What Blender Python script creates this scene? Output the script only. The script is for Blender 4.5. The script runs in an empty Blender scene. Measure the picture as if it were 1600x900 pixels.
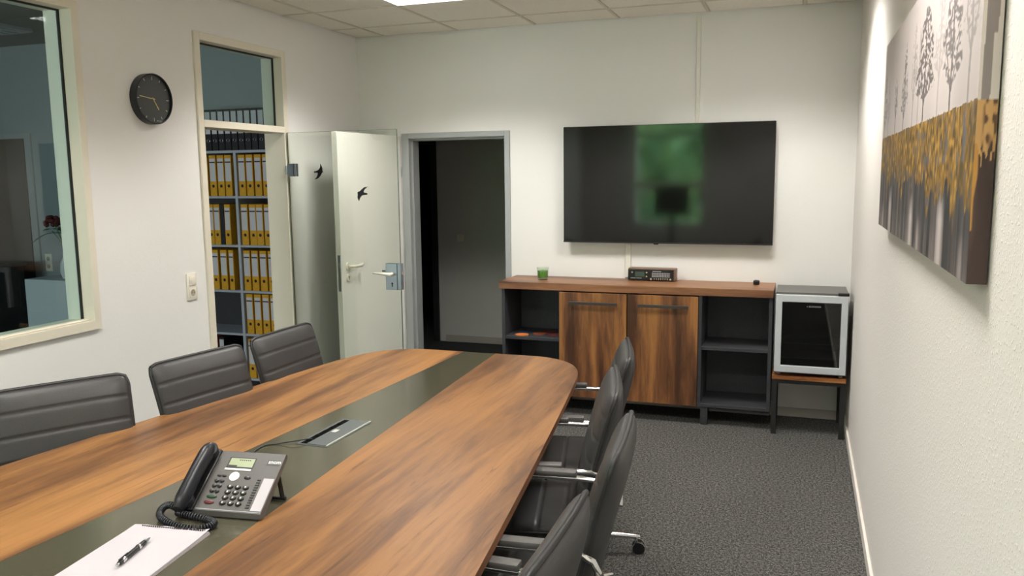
import bpy, bmesh, math, random
import numpy as np
from mathutils import Vector, Matrix
random.seed(7)
PI = math.pi
scene = bpy.context.scene
COL = scene.collection

# ------------------------------------------------------------------ camera
W, H = 3.73, 2.808            # room width (right wall x = 0), ceiling height; back wall is y = 0
F_PX = 1292.675
YAW, PITCH, ROLL = 0.337238, -0.134697, -0.011275
fwd = Vector((-math.sin(YAW)*math.cos(PITCH), math.cos(YAW)*math.cos(PITCH), math.sin(PITCH)))
rt = fwd.cross(Vector((0, 0, 1))).normalized()
up = rt.cross(fwd)
r2 = rt*math.cos(ROLL) + up*math.sin(ROLL)
u2 = -rt*math.sin(ROLL) + up*math.cos(ROLL)
cam_data = bpy.data.cameras.new('camera')
cam = bpy.data.objects.new('camera', cam_data)
COL.objects.link(cam)
cam_data.sensor_width = 36.0
cam_data.lens = F_PX/1600*36
cam_data.clip_start = 0.02
m = Matrix.Identity(4)
for i in range(3):
    m[i][0], m[i][1], m[i][2] = r2[i], u2[i], -fwd[i]
m.translation = Vector((-0.3279, -6.0112, 1.7081))
cam.matrix_world = m
scene.camera = cam

# ------------------------------------------------------------------ exposure, sky
scene.view_settings.view_transform = 'Standard'
scene.view_settings.look = 'None'
scene.view_settings.gamma = 1.0
scene.view_settings.use_curve_mapping = False
scene.view_settings.exposure = 0.0
world = bpy.data.worlds.new('overcast_sky')
scene.world = world
world.use_nodes = True
wn = world.node_tree.nodes
wn['Background'].inputs[0].default_value = (0.80, 0.92, 1.0, 1)
wn['Background'].inputs[1].default_value = 27.0
LAMP_W = 83.0                 # watts per ceiling lamp
LAMP_COL = (1.0, 0.965, 0.912)


def area_lamp(name, loc, sx, sy, watts, col, cutoff=None, rot=(0, 0, 0)):
    d = bpy.data.lights.new(name, 'AREA')
    d.shape = 'RECTANGLE'
    d.size, d.size_y = sx, sy
    d.energy = watts
    d.color = col
    if cutoff:                # photometric curve of a louvre luminaire: full output below, cut off towards the horizon
        d.use_nodes = True
        nt = d.node_tree
        em = nt.nodes['Emission']
        g = nt.nodes.new('ShaderNodeNewGeometry')
        dot = nt.nodes.new('ShaderNodeVectorMath'); dot.operation = 'DOT_PRODUCT'
        nt.links.new(g.outputs['Incoming'], dot.inputs[0])
        nt.links.new(g.outputs['Normal'], dot.inputs[1])
        ab = nt.nodes.new('ShaderNodeMath'); ab.operation = 'ABSOLUTE'
        nt.links.new(dot.outputs['Value'], ab.inputs[0])
        mr = nt.nodes.new('ShaderNodeMapRange'); mr.interpolation_type = 'SMOOTHSTEP'
        mr.inputs['From Min'].default_value = math.cos(math.radians(cutoff[1]))
        mr.inputs['From Max'].default_value = math.cos(math.radians(cutoff[0]))
        mr.inputs['To Min'].default_value = cutoff[2]
        mr.inputs['To Max'].default_value = 1.0
        nt.links.new(ab.outputs[0], mr.inputs['Value'])
        bw = nt.nodes.new('ShaderNodeMapRange')      # batwing distribution: weaker straight down than towards 50 degrees
        bw.inputs['From Min'].default_value = math.cos(math.radians(52))
        bw.inputs['From Max'].default_value = 1.0
        bw.inputs['To Min'].default_value = 1.0
        bw.inputs['To Max'].default_value = cutoff[3]
        nt.links.new(ab.outputs[0], bw.inputs['Value'])
        ml = nt.nodes.new('ShaderNodeMath'); ml.operation = 'MULTIPLY'
        nt.links.new(mr.outputs[0], ml.inputs[0])
        nt.links.new(bw.outputs[0], ml.inputs[1])
        nt.links.new(ml.outputs[0], em.inputs['Strength'])
    o = bpy.data.objects.new(name, d)
    o.location = loc
    o.rotation_euler = rot
    COL.objects.link(o)
    return o


# added area light standing in for the neighbouring office's daylight, before a closed wall
area_lamp('office_daylight_fill', (-4.95, -7.40, 1.6), 1.7, 1.5, 110, (0.92, 1.0, 0.985), rot=(math.radians(90), 0, 0))

# ------------------------------------------------------------------ materials


def sr(r, g, b):
    f = lambda c: (c/255/12.92) if c/255 <= 0.04045 else ((c/255+0.055)/1.055)**2.4
    return (f(r), f(g), f(b), 1.0)


def mat(name, col, rough=0.5, metal=0.0, spec=0.5, coat=0.0):
    mt = bpy.data.materials.new(name)
    mt.use_nodes = True
    b = mt.node_tree.nodes['Principled BSDF']
    b.inputs['Base Color'].default_value = col
    b.inputs['Roughness'].default_value = rough
    b.inputs['Metallic'].default_value = metal
    b.inputs['Specular IOR Level'].default_value = spec
    b.inputs['Coat Weight'].default_value = coat
    return mt


def nd(mt, kind, **kw):
    n = mt.node_tree.nodes.new(kind)
    for k, v in kw.items():
        if k in n.inputs:
            n.inputs[k].default_value = v
        else:
            setattr(n, k, v)
    return n


def lk(mt, a, b):
    mt.node_tree.links.new(a, b)


def bsdf(mt):
    return mt.node_tree.nodes['Principled BSDF']


def coords(mt, scale=(1, 1, 1), kind='Object'):
    tc = nd(mt, 'ShaderNodeTexCoord')
    mp = nd(mt, 'ShaderNodeMapping')
    mp.inputs['Scale'].default_value = scale
    lk(mt, tc.outputs[kind], mp.inputs['Vector'])
    return mp.outputs['Vector']


def bump(mt, height, strength, dist=0.01):
    b = nd(mt, 'ShaderNodeBump', Strength=strength, Distance=dist)
    lk(mt, height, b.inputs['Height'])
    lk(mt, b.outputs['Normal'], bsdf(mt).inputs['Normal'])


def ramp(mt, fac, stops):
    r = nd(mt, 'ShaderNodeValToRGB')
    el = r.color_ramp.elements
    while len(el) < len(stops):
        el.new(0.5)
    for e, (p, c) in zip(el, stops):
        e.position = p
        e.color = c
    lk(mt, fac, r.inputs['Fac'])
    return r.outputs['Color']


def noisy(name, c1, c2, scale=200, rough=0.6, bump_s=0.0, spec=0.4, metal=0.0, stretch=(1, 1, 1), detail=3):
    mt = mat(name, c1, rough, metal, spec)
    v = coords(mt, stretch)
    n = nd(mt, 'ShaderNodeTexNoise', Scale=scale, Detail=detail)
    lk(mt, v, n.inputs['Vector'])
    c = ramp(mt, n.outputs['Fac'], [(0.35, c1), (0.65, c2)])
    lk(mt, c, bsdf(mt).inputs['Base Color'])
    if bump_s:
        bump(mt, n.outputs['Fac'], bump_s, 0.004)
    return mt


def wood(name, axis, dark, mid, light, rough=0.38, spec=0.5, seed=0.0, scale=1.0):
    """oak print: patches, grain and dark cracks all drawn out along one axis"""
    mt = mat(name, mid, rough, 0, spec)
    st = [1.0, 1.0, 1.0]
    st[axis] = 0.11
    tc = nd(mt, 'ShaderNodeTexCoord')
    mp = nd(mt, 'ShaderNodeMapping')
    mp.inputs['Location'].default_value = (seed, seed*0.7, seed*1.3)
    mp.inputs['Scale'].default_value = [s*scale for s in st]
    lk(mt, tc.outputs['Object'], mp.inputs['Vector'])
    v = mp.outputs['Vector']
    big = nd(mt, 'ShaderNodeTexNoise', Scale=5.2, Detail=3, Roughness=0.5, Distortion=0.5)
    lk(mt, v, big.inputs['Vector'])
    med = nd(mt, 'ShaderNodeTexNoise', Scale=17, Detail=5, Roughness=0.6, Distortion=0.9)
    lk(mt, v, med.inputs['Vector'])
    fine = nd(mt, 'ShaderNodeTexNoise', Scale=90, Detail=4, Roughness=0.6)
    lk(mt, v, fine.inputs['Vector'])
    a = nd(mt, 'ShaderNodeMath', operation='MULTIPLY_ADD')
    lk(mt, med.outputs['Fac'], a.inputs[0]); a.inputs[1].default_value = 0.40
    lk(mt, big.outputs['Fac'], a.inputs[2])
    a2 = nd(mt, 'ShaderNodeMath', operation='MULTIPLY_ADD')
    lk(mt, fine.outputs['Fac'], a2.inputs[0]); a2.inputs[1].default_value = 0.12
    lk(mt, a.outputs[0], a2.inputs[2])
    c = ramp(mt, a2.outputs[0], [(0.57, dark), (0.70, mid), (0.83, light), (0.96, [x*1.18 for x in light[:3]]+[1])])
    st3 = [1.0, 1.0, 1.0]; st3[axis] = 0.045
    mp3 = nd(mt, 'ShaderNodeMapping')
    mp3.inputs['Location'].default_value = (seed*2, seed, seed+5)
    mp3.inputs['Scale'].default_value = [q*scale for q in st3]
    lk(mt, tc.outputs['Object'], mp3.inputs['Vector'])
    ln = nd(mt, 'ShaderNodeTexNoise', Scale=44, Detail=5, Roughness=0.65, Distortion=0.5)
    lk(mt, mp3.outputs['Vector'], ln.inputs['Vector'])
    lc = ramp(mt, ln.outputs['Fac'], [(0.32, (0.82, 0.80, 0.79, 1)), (0.50, (1, 1, 1, 1)), (0.70, (1.10, 1.09, 1.05, 1))])
    ml_ = nd(mt, 'ShaderNodeMix', data_type='RGBA', blend_type='MULTIPLY')
    ml_.inputs[0].default_value = 1.0
    lk(mt, c, ml_.inputs[6]); lk(mt, lc, ml_.inputs[7])
    c = ml_.outputs[2]
    # cracks
    st2 = [1.0, 1.0, 1.0]; st2[axis] = 0.06
    mp2 = nd(mt, 'ShaderNodeMapping')
    mp2.inputs['Location'].default_value = (seed+3, seed+1, seed)
    mp2.inputs['Scale'].default_value = [s*scale for s in st2]
    lk(mt, tc.outputs['Object'], mp2.inputs['Vector'])
    cr = nd(mt, 'ShaderNodeTexNoise', Scale=26, Detail=6, Roughness=0.7, Distortion=1.4)
    lk(mt, mp2.outputs['Vector'], cr.inputs['Vector'])
    cm = ramp(mt, cr.outputs['Fac'], [(0.30, (0.35, 0.3, 0.27, 1)), (0.40, (1, 1, 1, 1))])
    mx = nd(mt, 'ShaderNodeMix', data_type='RGBA', blend_type='MULTIPLY')
    mx.inputs[0].default_value = 0.8
    lk(mt, c, mx.inputs[6]); lk(mt, cm, mx.inputs[7])
    lk(mt, mx.outputs[2], bsdf(mt).inputs['Base Color'])
    bump(mt, a2.outputs[0], 0.08, 0.002)
    return mt


def thin_glass(name, tint, refl=1.0, rough=0.0, ior=1.5):
    mt = bpy.data.materials.new(name)
    mt.use_nodes = True
    nt = mt.node_tree
    nt.nodes.remove(nt.nodes['Principled BSDF'])
    out = nt.nodes['Material Output']
    tr = nd(mt, 'ShaderNodeBsdfTransparent', Color=tint)
    gl = nd(mt, 'ShaderNodeBsdfGlossy', Roughness=rough)
    lw_ = nd(mt, 'ShaderNodeLayerWeight', Blend=0.5)      # Schlick reflectance, the same from both faces of the pane
    pw_ = nd(mt, 'ShaderNodeMath', operation='POWER')
    pw_.inputs[1].default_value = 5.0
    lk(mt, lw_.outputs['Facing'], pw_.inputs[0])
    mul = nd(mt, 'ShaderNodeMath', operation='MULTIPLY_ADD')
    mul.inputs[1].default_value = 0.96*refl
    mul.inputs[2].default_value = 0.04*refl
    lk(mt, pw_.outputs[0], mul.inputs[0])
    mix = nd(mt, 'ShaderNodeMixShader')
    lk(mt, mul.outputs[0], mix.inputs[0])
    lk(mt, tr.outputs[0], mix.inputs[1]); lk(mt, gl.outputs[0], mix.inputs[2])
    lk(mt, mix.outputs[0], out.inputs['Surface'])
    return mt


def emit(name, col, s):
    mt = mat(name, col, 0.5)
    bsdf(mt).inputs['Emission Color'].default_value = col
    bsdf(mt).inputs['Emission Strength'].default_value = s
    return mt


def plaster(name, c, chip_scale=160, strength=0.25):
    """woodchip wallpaper: raised chips under paint"""
    mt = mat(name, c, 0.75, 0, 0.25)
    v = coords(mt, (1, 1, 1))
    vo = nd(mt, 'ShaderNodeTexNoise', Scale=chip_scale, Detail=2, Roughness=0.5)
    lk(mt, v, vo.inputs['Vector'])
    n2 = nd(mt, 'ShaderNodeTexNoise', Scale=chip_scale*0.33, Detail=3)
    lk(mt, v, n2.inputs['Vector'])
    r = ramp(mt, vo.outputs['Fac'], [(0.56, (0, 0, 0, 1)), (0.68, (1, 1, 1, 1))])
    ad = nd(mt, 'ShaderNodeMath', operation='MULTIPLY_ADD')
    lk(mt, n2.outputs['Fac'], ad.inputs[0]); ad.inputs[1].default_value = 0.5
    lk(mt, r, ad.inputs[2])
    bump(mt, ad.outputs[0], strength, 0.004)
    return mt


M = {}
M['wall'] = plaster('white_wall_paint', sr(230, 229, 226), 160, 0.18)
M['woodchip'] = plaster('woodchip_wallpaper', sr(229, 225, 220), 105, 0.34)
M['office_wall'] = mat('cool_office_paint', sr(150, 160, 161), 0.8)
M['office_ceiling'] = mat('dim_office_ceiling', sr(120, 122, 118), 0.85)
M['corridor_wall'] = plaster('corridor_paint', sr(205, 205, 198), 150, 0.15)
M['dark_room'] = mat('dark_room_shade', sr(14, 14, 17), 0.9, 0, 0.1)  # near-black colour stands in for the darkness of the unlit room
M['tile'] = noisy('mineral_ceiling_tile', sr(236, 232, 220), sr(242, 238, 227), 90, 0.9, 0.1, 0.1)
M['grid'] = mat('ceiling_grid', sr(214, 207, 191), 0.6)
M['void'] = mat('dark_ceiling_void', sr(70, 66, 58), 0.8)
M['cream'] = mat('cream_door_frame', sr(222, 215, 198), 0.45)
M['greyframe'] = mat('grey_steel_frame', sr(158, 162, 162), 0.4)
M['gasket'] = mat('black_gasket', sr(22, 24, 22), 0.6)
M['white'] = mat('white_lacquer', sr(242, 241, 234), 0.35)
M['duct'] = mat('white_duct', sr(222, 220, 210), 0.45)
M['skirt'] = mat('white_skirting', sr(232, 226, 218), 0.4)
M['skirt_grey'] = mat('grey_skirting', sr(178, 174, 166), 0.5)
M['plastic_white'] = mat('white_plastic', sr(232, 226, 212), 0.35)
M['black'] = mat('black_plastic', sr(20, 20, 22), 0.35)
M['matte_black'] = mat('matte_black', sr(24, 24, 25), 0.7)
M['steel'] = mat('brushed_steel', sr(150, 158, 164), 0.35, 0.85)
M['chrome'] = mat('chrome', sr(215, 215, 215), 0.12, 1.0)
M['leather'] = noisy('grey_leatherette', sr(49, 48, 48), sr(54, 53, 53), 260, 0.46, 0.08, 0.4)
M['piping'] = mat('dark_piping', sr(26, 26, 27), 0.5)
M['pad'] = mat('grey_arm_pad', sr(74, 72, 70), 0.5)
M['tablewood'] = wood('oak_table_board', 1, sr(82, 57, 38), sr(116, 80, 50), sr(146, 104, 62), 0.42, 0.3, 2.0)
M['tablewood2'] = wood('oak_table_board_other', 1, sr(78, 54, 37), sr(106, 73, 46), sr(132, 93, 56), 0.42, 0.25, 7.3)
M['edge'] = wood('oak_edge_band', 1, sr(70, 44, 28), sr(110, 72, 45), sr(126, 84, 52), 0.5, 0.4, 1.0)
M['stripglass'] = mat('olive_lacquered_glass', sr(74, 72, 58), 0.16, 0, 0.6)
M['doorwood'] = wood('walnut_door_board', 2, sr(72, 46, 30), sr(110, 72, 45), sr(148, 102, 58), 0.42, 0.4, 4.4, 1.25)
M['doorwood2'] = wood('walnut_door_board_other', 2, sr(72, 46, 30), sr(110, 72, 45), sr(148, 102, 58), 0.42, 0.4, 9.1, 1.25)
M['topwood'] = wood('walnut_top_board', 0, sr(74, 48, 34), sr(116, 78, 54), sr(140, 98, 68), 0.4, 0.4, 5.0, 1.2)
M['stoolwood'] = wood('stool_board', 0, sr(110, 66, 34), sr(158, 100, 52), sr(176, 118, 64), 0.45, 0.4, 6.0)
M['carcass'] = noisy('anthracite_board', sr(52, 53, 57), sr(60, 61, 65), 120, 0.55, 0.03)
M['handle'] = mat('anthracite_handle', sr(66, 62, 62), 0.4, 0.3)
M['fridge'] = mat('dark_grey_enamel', sr(92, 90, 88), 0.4)
M['silver'] = mat('silver_door_frame', sr(198, 203, 207), 0.4, 0.15)
M['fridge_in'] = mat('fridge_inside', sr(70, 72, 72), 0.6)
M['fridge_glass'] = thin_glass('smoked_fridge_glass', (0.33, 0.34, 0.34, 1), 1.2, 0.02)
M['clear'] = thin_glass('clear_pane', (0.95, 0.98, 0.97, 1), 1.0)
M['office_glass'] = thin_glass('interior_window_pane', (0.82, 0.90, 0.90, 1), 1.0)
M['greenglass'] = thin_glass('green_tinted_safety_glass', (0.945, 0.965, 0.94, 1), 1.2)
M['glassedge'] = mat('green_glass_edge', sr(70, 92, 80), 0.2)
M['screen'] = mat('glossy_tv_screen', sr(10, 9, 8), 0.07, 0, 0.42)
M['lcd'] = mat('grey_green_lcd', sr(150, 160, 128), 0.3)
M['phone'] = mat('graphite_plastic', sr(84, 82, 80), 0.5)
M['handset'] = mat('black_handset', sr(28, 30, 35), 0.36, 0, 0.4)
M['key'] = mat('black_key', sr(30, 30, 30), 0.35)
M['keygreen'] = mat('green_key', sr(34, 62, 40), 0.35)
M['keyred'] = mat('red_key', sr(84, 34, 32), 0.35)
M['paper'] = mat('white_paper', sr(182, 177, 182), 0.7)
M['cardback'] = mat('card_backing', sr(206, 176, 164), 0.8)
M['wax'] = mat('green_wax', sr(84, 132, 42), 0.4)
M['jar'] = thin_glass('candle_jar_glass', (0.93, 0.97, 0.93, 1), 1.2)
M['orange'] = noisy('orange_felt', sr(198, 108, 48), sr(210, 120, 56), 300, 0.95)
M['rust'] = noisy('rust_felt', sr(122, 58, 28), sr(134, 66, 34), 300, 0.95)
M['maroon'] = noisy('maroon_felt', sr(98, 38, 38), sr(108, 44, 44), 300, 0.95)
M['navy'] = noisy('navy_felt', sr(28, 44, 74), sr(34, 50, 82), 300, 0.95)
M['radio_wood'] = mat('radio_cabinet', sr(120, 96, 80), 0.45)
M['radio_dial'] = mat('radio_dial', sr(62, 74, 66), 0.3)
M['label_grey'] = mat('grey_print', sr(168, 172, 176), 0.5)
M['clockface'] = mat('charcoal_clock_face', sr(58, 60, 58), 0.55)
M['clockcase'] = mat('navy_black_case', sr(22, 27, 34), 0.4)
M['gold'] = mat('brass_hands', sr(196, 176, 120), 0.35, 0.4)
M['mark'] = mat('pale_marks', sr(190, 190, 182), 0.5)
M['shelfboard'] = mat('grey_white_shelf', sr(176, 184, 194), 0.5)
M['yellow'] = noisy('yellow_card', sr(216, 166, 34), sr(206, 150, 38), 40, 0.6)
M['binder_black'] = mat('black_binder_card', sr(22, 22, 26), 0.55)
M['binder_red'] = mat('red_binder_card', sr(120, 30, 30), 0.55)
M['spine'] = mat('white_spine_label', sr(206, 206, 210), 0.7)
M['ink'] = mat('dark_print', sr(58, 44, 48), 0.6)
M['hole'] = mat('finger_hole', sr(16, 14, 14), 0.6)
M['cabinet_white'] = mat('white_cabinet', sr(208, 216, 220), 0.5)
M['brown'] = mat('dark_brown_board', sr(74, 60, 52), 0.6)
M['flower'] = mat('dark_red_bloom', sr(92, 34, 30), 0.8)
M['leaf'] = noisy('leaf_green', sr(92, 116, 84), sr(120, 140, 104), 20, 0.6)
M['foliage'] = noisy('garden_foliage', sr(84, 146, 112), sr(176, 206, 124), 1.2, 0.7)
M['bark'] = noisy('bark', sr(60, 50, 42), sr(80, 68, 56), 12, 0.9)
M['lawn'] = noisy('lawn', sr(70, 110, 62), sr(96, 132, 74), 3, 0.95)
M['louvre'] = mat('mirror_louvre', sr(225, 225, 225), 0.25, 0.8)
M['reflector'] = mat('white_reflector', sr(235, 235, 230), 0.5)
M['logo_white'] = mat('white_logo_print', sr(245, 245, 245), 0.5)
M['slot'] = mat('black_brush_slot', sr(8, 8, 8), 0.9, 0, 0.05)
M['module'] = mat('brushed_grey_plate', sr(84, 90, 90), 0.42, 0.1)
M['plate_edge'] = mat('pale_plate_edge', sr(188, 190, 180), 0.3)


def carpet():
    mt = mat('grey_loop_carpet', sr(70, 71, 73), 0.95, 0, 0.1)
    v = coords(mt)
    n = nd(mt, 'ShaderNodeTexNoise', Scale=78, Detail=5, Roughness=0.8)
    lk(mt, v, n.inputs['Vector'])
    n2 = nd(mt, 'ShaderNodeTexNoise', Scale=260, Detail=2, Roughness=0.6)
    lk(mt, v, n2.inputs['Vector'])
    a = nd(mt, 'ShaderNodeMath', operation='ADD')
    lk(mt, n.outputs['Fac'], a.inputs[0]); lk(mt, n2.outputs['Fac'], a.inputs[1])
    h = nd(mt, 'ShaderNodeMath', operation='MULTIPLY'); h.inputs[1].default_value = 0.5
    lk(mt, a.outputs[0], h.inputs[0])
    c = ramp(mt, h.outputs[0], [(0.42, sr(32, 33, 34)), (0.50, sr(71, 71, 70)), (0.58, sr(136, 134, 129))])
    lk(mt, c, bsdf(mt).inputs['Base Color'])
    bump(mt, h.outputs[0], 0.35, 0.005)
    return mt


M['carpet'] = carpet()
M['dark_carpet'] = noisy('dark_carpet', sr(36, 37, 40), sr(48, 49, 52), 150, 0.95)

# ------------------------------------------------------------------ mesh helpers


class MB:
    def __init__(self):
        self.b = bmesh.new()

    def box(self, x0, x1, y0, y1, z0, z1, bev=0.0, seg=2, mat4=None):
        r = bmesh.ops.create_cube(self.b, size=1.0)
        vs = r['verts']
        for v in vs:
            v.co = Vector(((x0+x1)/2+v.co.x*(x1-x0), (y0+y1)/2+v.co.y*(y1-y0), (z0+z1)/2+v.co.z*(z1-z0)))
        if bev:
            es = list({e for v in vs for e in v.link_edges})
            g = bmesh.ops.bevel(self.b, geom=es, offset=bev, segments=seg, affect='EDGES', profile=0.5)
            vs = list({v for f in g['faces'] for v in f.verts} | {v for v in vs if v.is_valid})
        if mat4:
            for v in vs:
                v.co = mat4 @ v.co
        return self

    def cyl(self, p0, p1, r0, r1=None, seg=20, cap=True):
        r1 = r0 if r1 is None else r1
        p0, p1 = Vector(p0), Vector(p1)
        d = (p1-p0)
        q = d.to_track_quat('Z', 'Y')
        a, b_ = [], []
        for i in range(seg):
            t = 2*PI*i/seg
            o = Vector((math.cos(t), math.sin(t), 0))
            a.append(self.b.verts.new(p0+q @ (o*r0)))
            b_.append(self.b.verts.new(p1+q @ (o*r1)))
        for i in range(seg):
            j = (i+1) % seg
            self.b.faces.new((a[i], a[j], b_[j], b_[i]))
        if cap:
            self.b.faces.new(a[::-1])
            self.b.faces.new(b_)
        return self

    def tube(self, pts, r, seg=8, cap=True, flat=None):
        pts = [Vector(p) for p in pts]
        rings = []
        n = len(pts)
        prev = None
        for i, p in enumerate(pts):
            d = (pts[min(i+1, n-1)]-pts[max(i-1, 0)]).normalized()
            if prev is None:
                ref = Vector((0, 0, 1)) if abs(d.z) < 0.9 else Vector((1, 0, 0))
                x = d.cross(ref).normalized()
            else:
                x = (prev-d*prev.dot(d)).normalized()
            y = d.cross(x)
            prev = x
            rx = ry = r if not hasattr(r, '__len__') else r[i]
            if flat:
                ry = rx*flat
            rings.append([self.b.verts.new(p+x*math.cos(2*PI*k/seg)*rx+y*math.sin(2*PI*k/seg)*ry) for k in range(seg)])
        for i in range(n-1):
            for k in range(seg):
                j = (k+1) % seg
                self.b.faces.new((rings[i][k], rings[i][j], rings[i+1][j], rings[i+1][k]))
        if cap:
            self.b.faces.new(rings[0][::-1])
            self.b.faces.new(rings[-1])
        return self

    def lathe(self, prof, c=(0, 0, 0), seg=28):
        c = Vector(c)
        rings = []
        for r, z in prof:
            if r < 1e-6:
                rings.append([self.b.verts.new(c+Vector((0, 0, z)))])
            else:
                rings.append([self.b.verts.new(c+Vector((r*math.cos(2*PI*k/seg), r*math.sin(2*PI*k/seg), z))) for k in range(seg)])
        for a, b_ in zip(rings, rings[1:]):
            for k in range(seg):
                j = (k+1) % seg
                if len(a) == 1 and len(b_) == 1:
                    continue
                if len(a) == 1:
                    self.b.faces.new((a[0], b_[j], b_[k]))
                elif len(b_) == 1:
                    self.b.faces.new((a[k], a[j], b_[0]))
                else:
                    self.b.faces.new((a[k], a[j], b_[j], b_[k]))
        return self

    def prism(self, poly, lo, hi, axis=2):
        """polygon in the plane across axis, extruded from lo to hi"""
        def P(a, b_, t):
            return {2: (a, b_, t), 1: (a, t, b_), 0: (t, a, b_)}[axis]
        A = [self.b.verts.new(P(a, b_, lo)) for a, b_ in poly]
        B = [self.b.verts.new(P(a, b_, hi)) for a, b_ in poly]
        self.b.faces.new(A[::-1])
        self.b.faces.new(B)
        n = len(poly)
        for i in range(n):
            j = (i+1) % n
            self.b.faces.new((A[i], A[j], B[j], B[i]))
        return self

    def quad(self, *ps):
        self.b.faces.new([self.b.verts.new(p) for p in ps])
        return self

    def mesh(self, name, mt, smooth=False, xf=None):
        bmesh.ops.recalc_face_normals(self.b, faces=self.b.faces)
        if xf:
            self.b.transform(xf)
        me = bpy.data.meshes.new(name)
        self.b.to_mesh(me)
        self.b.free()
        if mt:
            me.materials.append(mt)
        if smooth:
            me.shade_smooth()
            if smooth != 'all':
                me.set_sharp_from_angle(angle=math.radians(40))
        return me

    def out(self, name, mt, parent=None, smooth=False, xf=None, **kw):
        return link(name, self.mesh(name, mt, smooth, xf), parent, **kw)


def link(name, me, parent=None, loc=None, rz=None, label=None, kind=None):
    o = bpy.data.objects.new(name, me)
    COL.objects.link(o)
    if parent:
        o.parent = parent
    if loc:
        o.location = loc
    if rz is not None:
        o.rotation_euler = (0, 0, rz)
    if label:
        o['label'] = label
    if kind:
        o['kind'] = kind
    return o


def tag(o, label, cat, group=None):
    o['label'] = label
    o['category'] = cat
    if group:
        o['group'] = group
    return o


def thing(name, label, cat, loc=(0, 0, 0), rz=0.0, group=None):
    o = bpy.data.objects.new(name, None)
    o.empty_display_size = 0.1
    COL.objects.link(o)
    o.location = loc
    o.rotation_euler = (0, 0, rz)
    return tag(o, label, cat, group)


def copy_tree(o, parent=None):
    c = o.copy()
    COL.objects.link(c)
    if parent:
        c.parent = parent
    for ch in list(o.children):
        copy_tree(ch, c)
    return c


def struct(name, mb, mt, parent=None, smooth=False, label=None):
    o = mb.out(name, mt, parent, smooth)
    o['kind'] = 'structure'
    if label:
        o['label'] = label
    return o


def text_mesh(name, s, size, mt, parent, mat4, depth=0.0003, align='LEFT'):
    cu = bpy.data.curves.new(name, 'FONT')
    cu.body = s
    cu.size = size
    cu.extrude = depth
    cu.align_x = align
    cu.resolution_u = 3
    tmp = bpy.data.objects.new(name+'_tmp', cu)
    COL.objects.link(tmp)
    dg = bpy.context.evaluated_depsgraph_get()
    me = bpy.data.meshes.new_from_object(tmp.evaluated_get(dg))
    bpy.data.objects.remove(tmp)
    me.materials.clear()
    me.materials.append(mt)
    me.transform(mat4)
    return link(name, me, parent)


# ------------------------------------------------------------------ the room shell
YR = -7.5                     # rear wall, behind the camera
T = 0.15                      # inner wall thickness
XO, YO = -9.0, -0.22          # far side and back of the neighbouring office

struct('floor', MB().box(-W, 0, YR, 0, -0.05, 0), M['carpet'])
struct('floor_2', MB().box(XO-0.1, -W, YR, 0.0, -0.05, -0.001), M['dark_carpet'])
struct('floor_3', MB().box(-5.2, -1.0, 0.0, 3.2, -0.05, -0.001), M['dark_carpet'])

# left wall with the interior window and the storage doorway
WY0, WY1, WZ0, WZ1 = -4.90, -2.775, 0.985, 2.55      # window opening
DY0, DY1, DZ1 = -1.895, -1.02, 2.552                # doorway opening
mb = MB()
mb.box(-W-T, -W, YR, WY0, 0, 2.95)
mb.box(-W-T, -W, WY0, WY1, 0, WZ0)
mb.box(-W-T, -W, WY0, WY1, WZ1, 2.95)
mb.box(-W-T, -W, WY1, DY0, 0, 2.95)
mb.box(-W-T, -W, DY0, DY1, DZ1, 2.95)
mb.box(-W-T, -W, DY1, 0.12, 0, 2.95)
struct('wall_left', mb, M['wall'])

# back wall with the corridor doorway
BX0, BX1, BZ1 = -3.325, -2.460, 2.030
mb = MB()
mb.box(-W, BX0, 0, 0.13, 0, 2.95)
mb.box(BX0, BX1, 0, 0.13, BZ1, 2.95)
mb.box(BX1, 0.12, 0, 0.13, 0, 2.95)
struct('wall_back', mb, M['wall'])
struct('wall_right', MB().box(0, 0.12, YR, 0, 0, 2.95), M['woodchip'])

# rear wall with its garden window (seen mirrored in the television)
RX0, RX1, RZ0, RZ1 = -2.92, -1.78, 0.88, 2.66
mb = MB()
mb.box(-W-T, RX0, YR-0.2, YR, 0, 2.95)
mb.box(RX0, RX1, YR-0.2, YR, 0, RZ0)
mb.box(RX0, RX1, YR-0.2, YR, RZ1, 2.95)
mb.box(RX1, 0.12, YR-0.2, YR, 0, 2.95)
struct('wall_rear', mb, M['wall'])

# ceiling slab, its tiles on the 62.5 cm grid
ceil = struct('ceiling', MB().box(-W-T, 0.12, YR-0.2, 0.13, 2.90, 3.0), M['void'])
GX = [-W, -3.48, -2.855, -2.23, -1.605, -0.98, -0.355, 0.0]
GY = [YR, -7.255, -6.63, -6.005, -5.38, -4.755, -4.13, -3.505, -2.88, -2.255, -1.63, -1.005, -0.38, 0.0]
lamp_cells = {(2, 10), (5, 10), (2, 6), (5, 6), (2, 2), (5, 2)}
tile_cache = {}
for i in range(len(GX)-1):
    for j in range(len(GY)-1):
        if (i, j) in lamp_cells:
            continue
        w, d = round(GX[i+1]-GX[i], 3), round(GY[j+1]-GY[j], 3)
        if (w, d) not in tile_cache:
            tile_cache[(w, d)] = MB().box(-w/2+0.0125, w/2-0.0125, -d/2+0.0125, d/2-0.0125, 0.003, 0.018, 0.003, 1).mesh('ceiling_tile', M['tile'])
        link('ceiling_tile', tile_cache[(w, d)], ceil, ((GX[i]+GX[i+1])/2, (GY[j]+GY[j+1])/2, H))
mb = MB()
for x in GX[1:-1]:
    mb.box(x-0.0105, x+0.0105, YR+0.002, -0.012, H-0.001, H+0.022, 0.002, 1)
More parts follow.
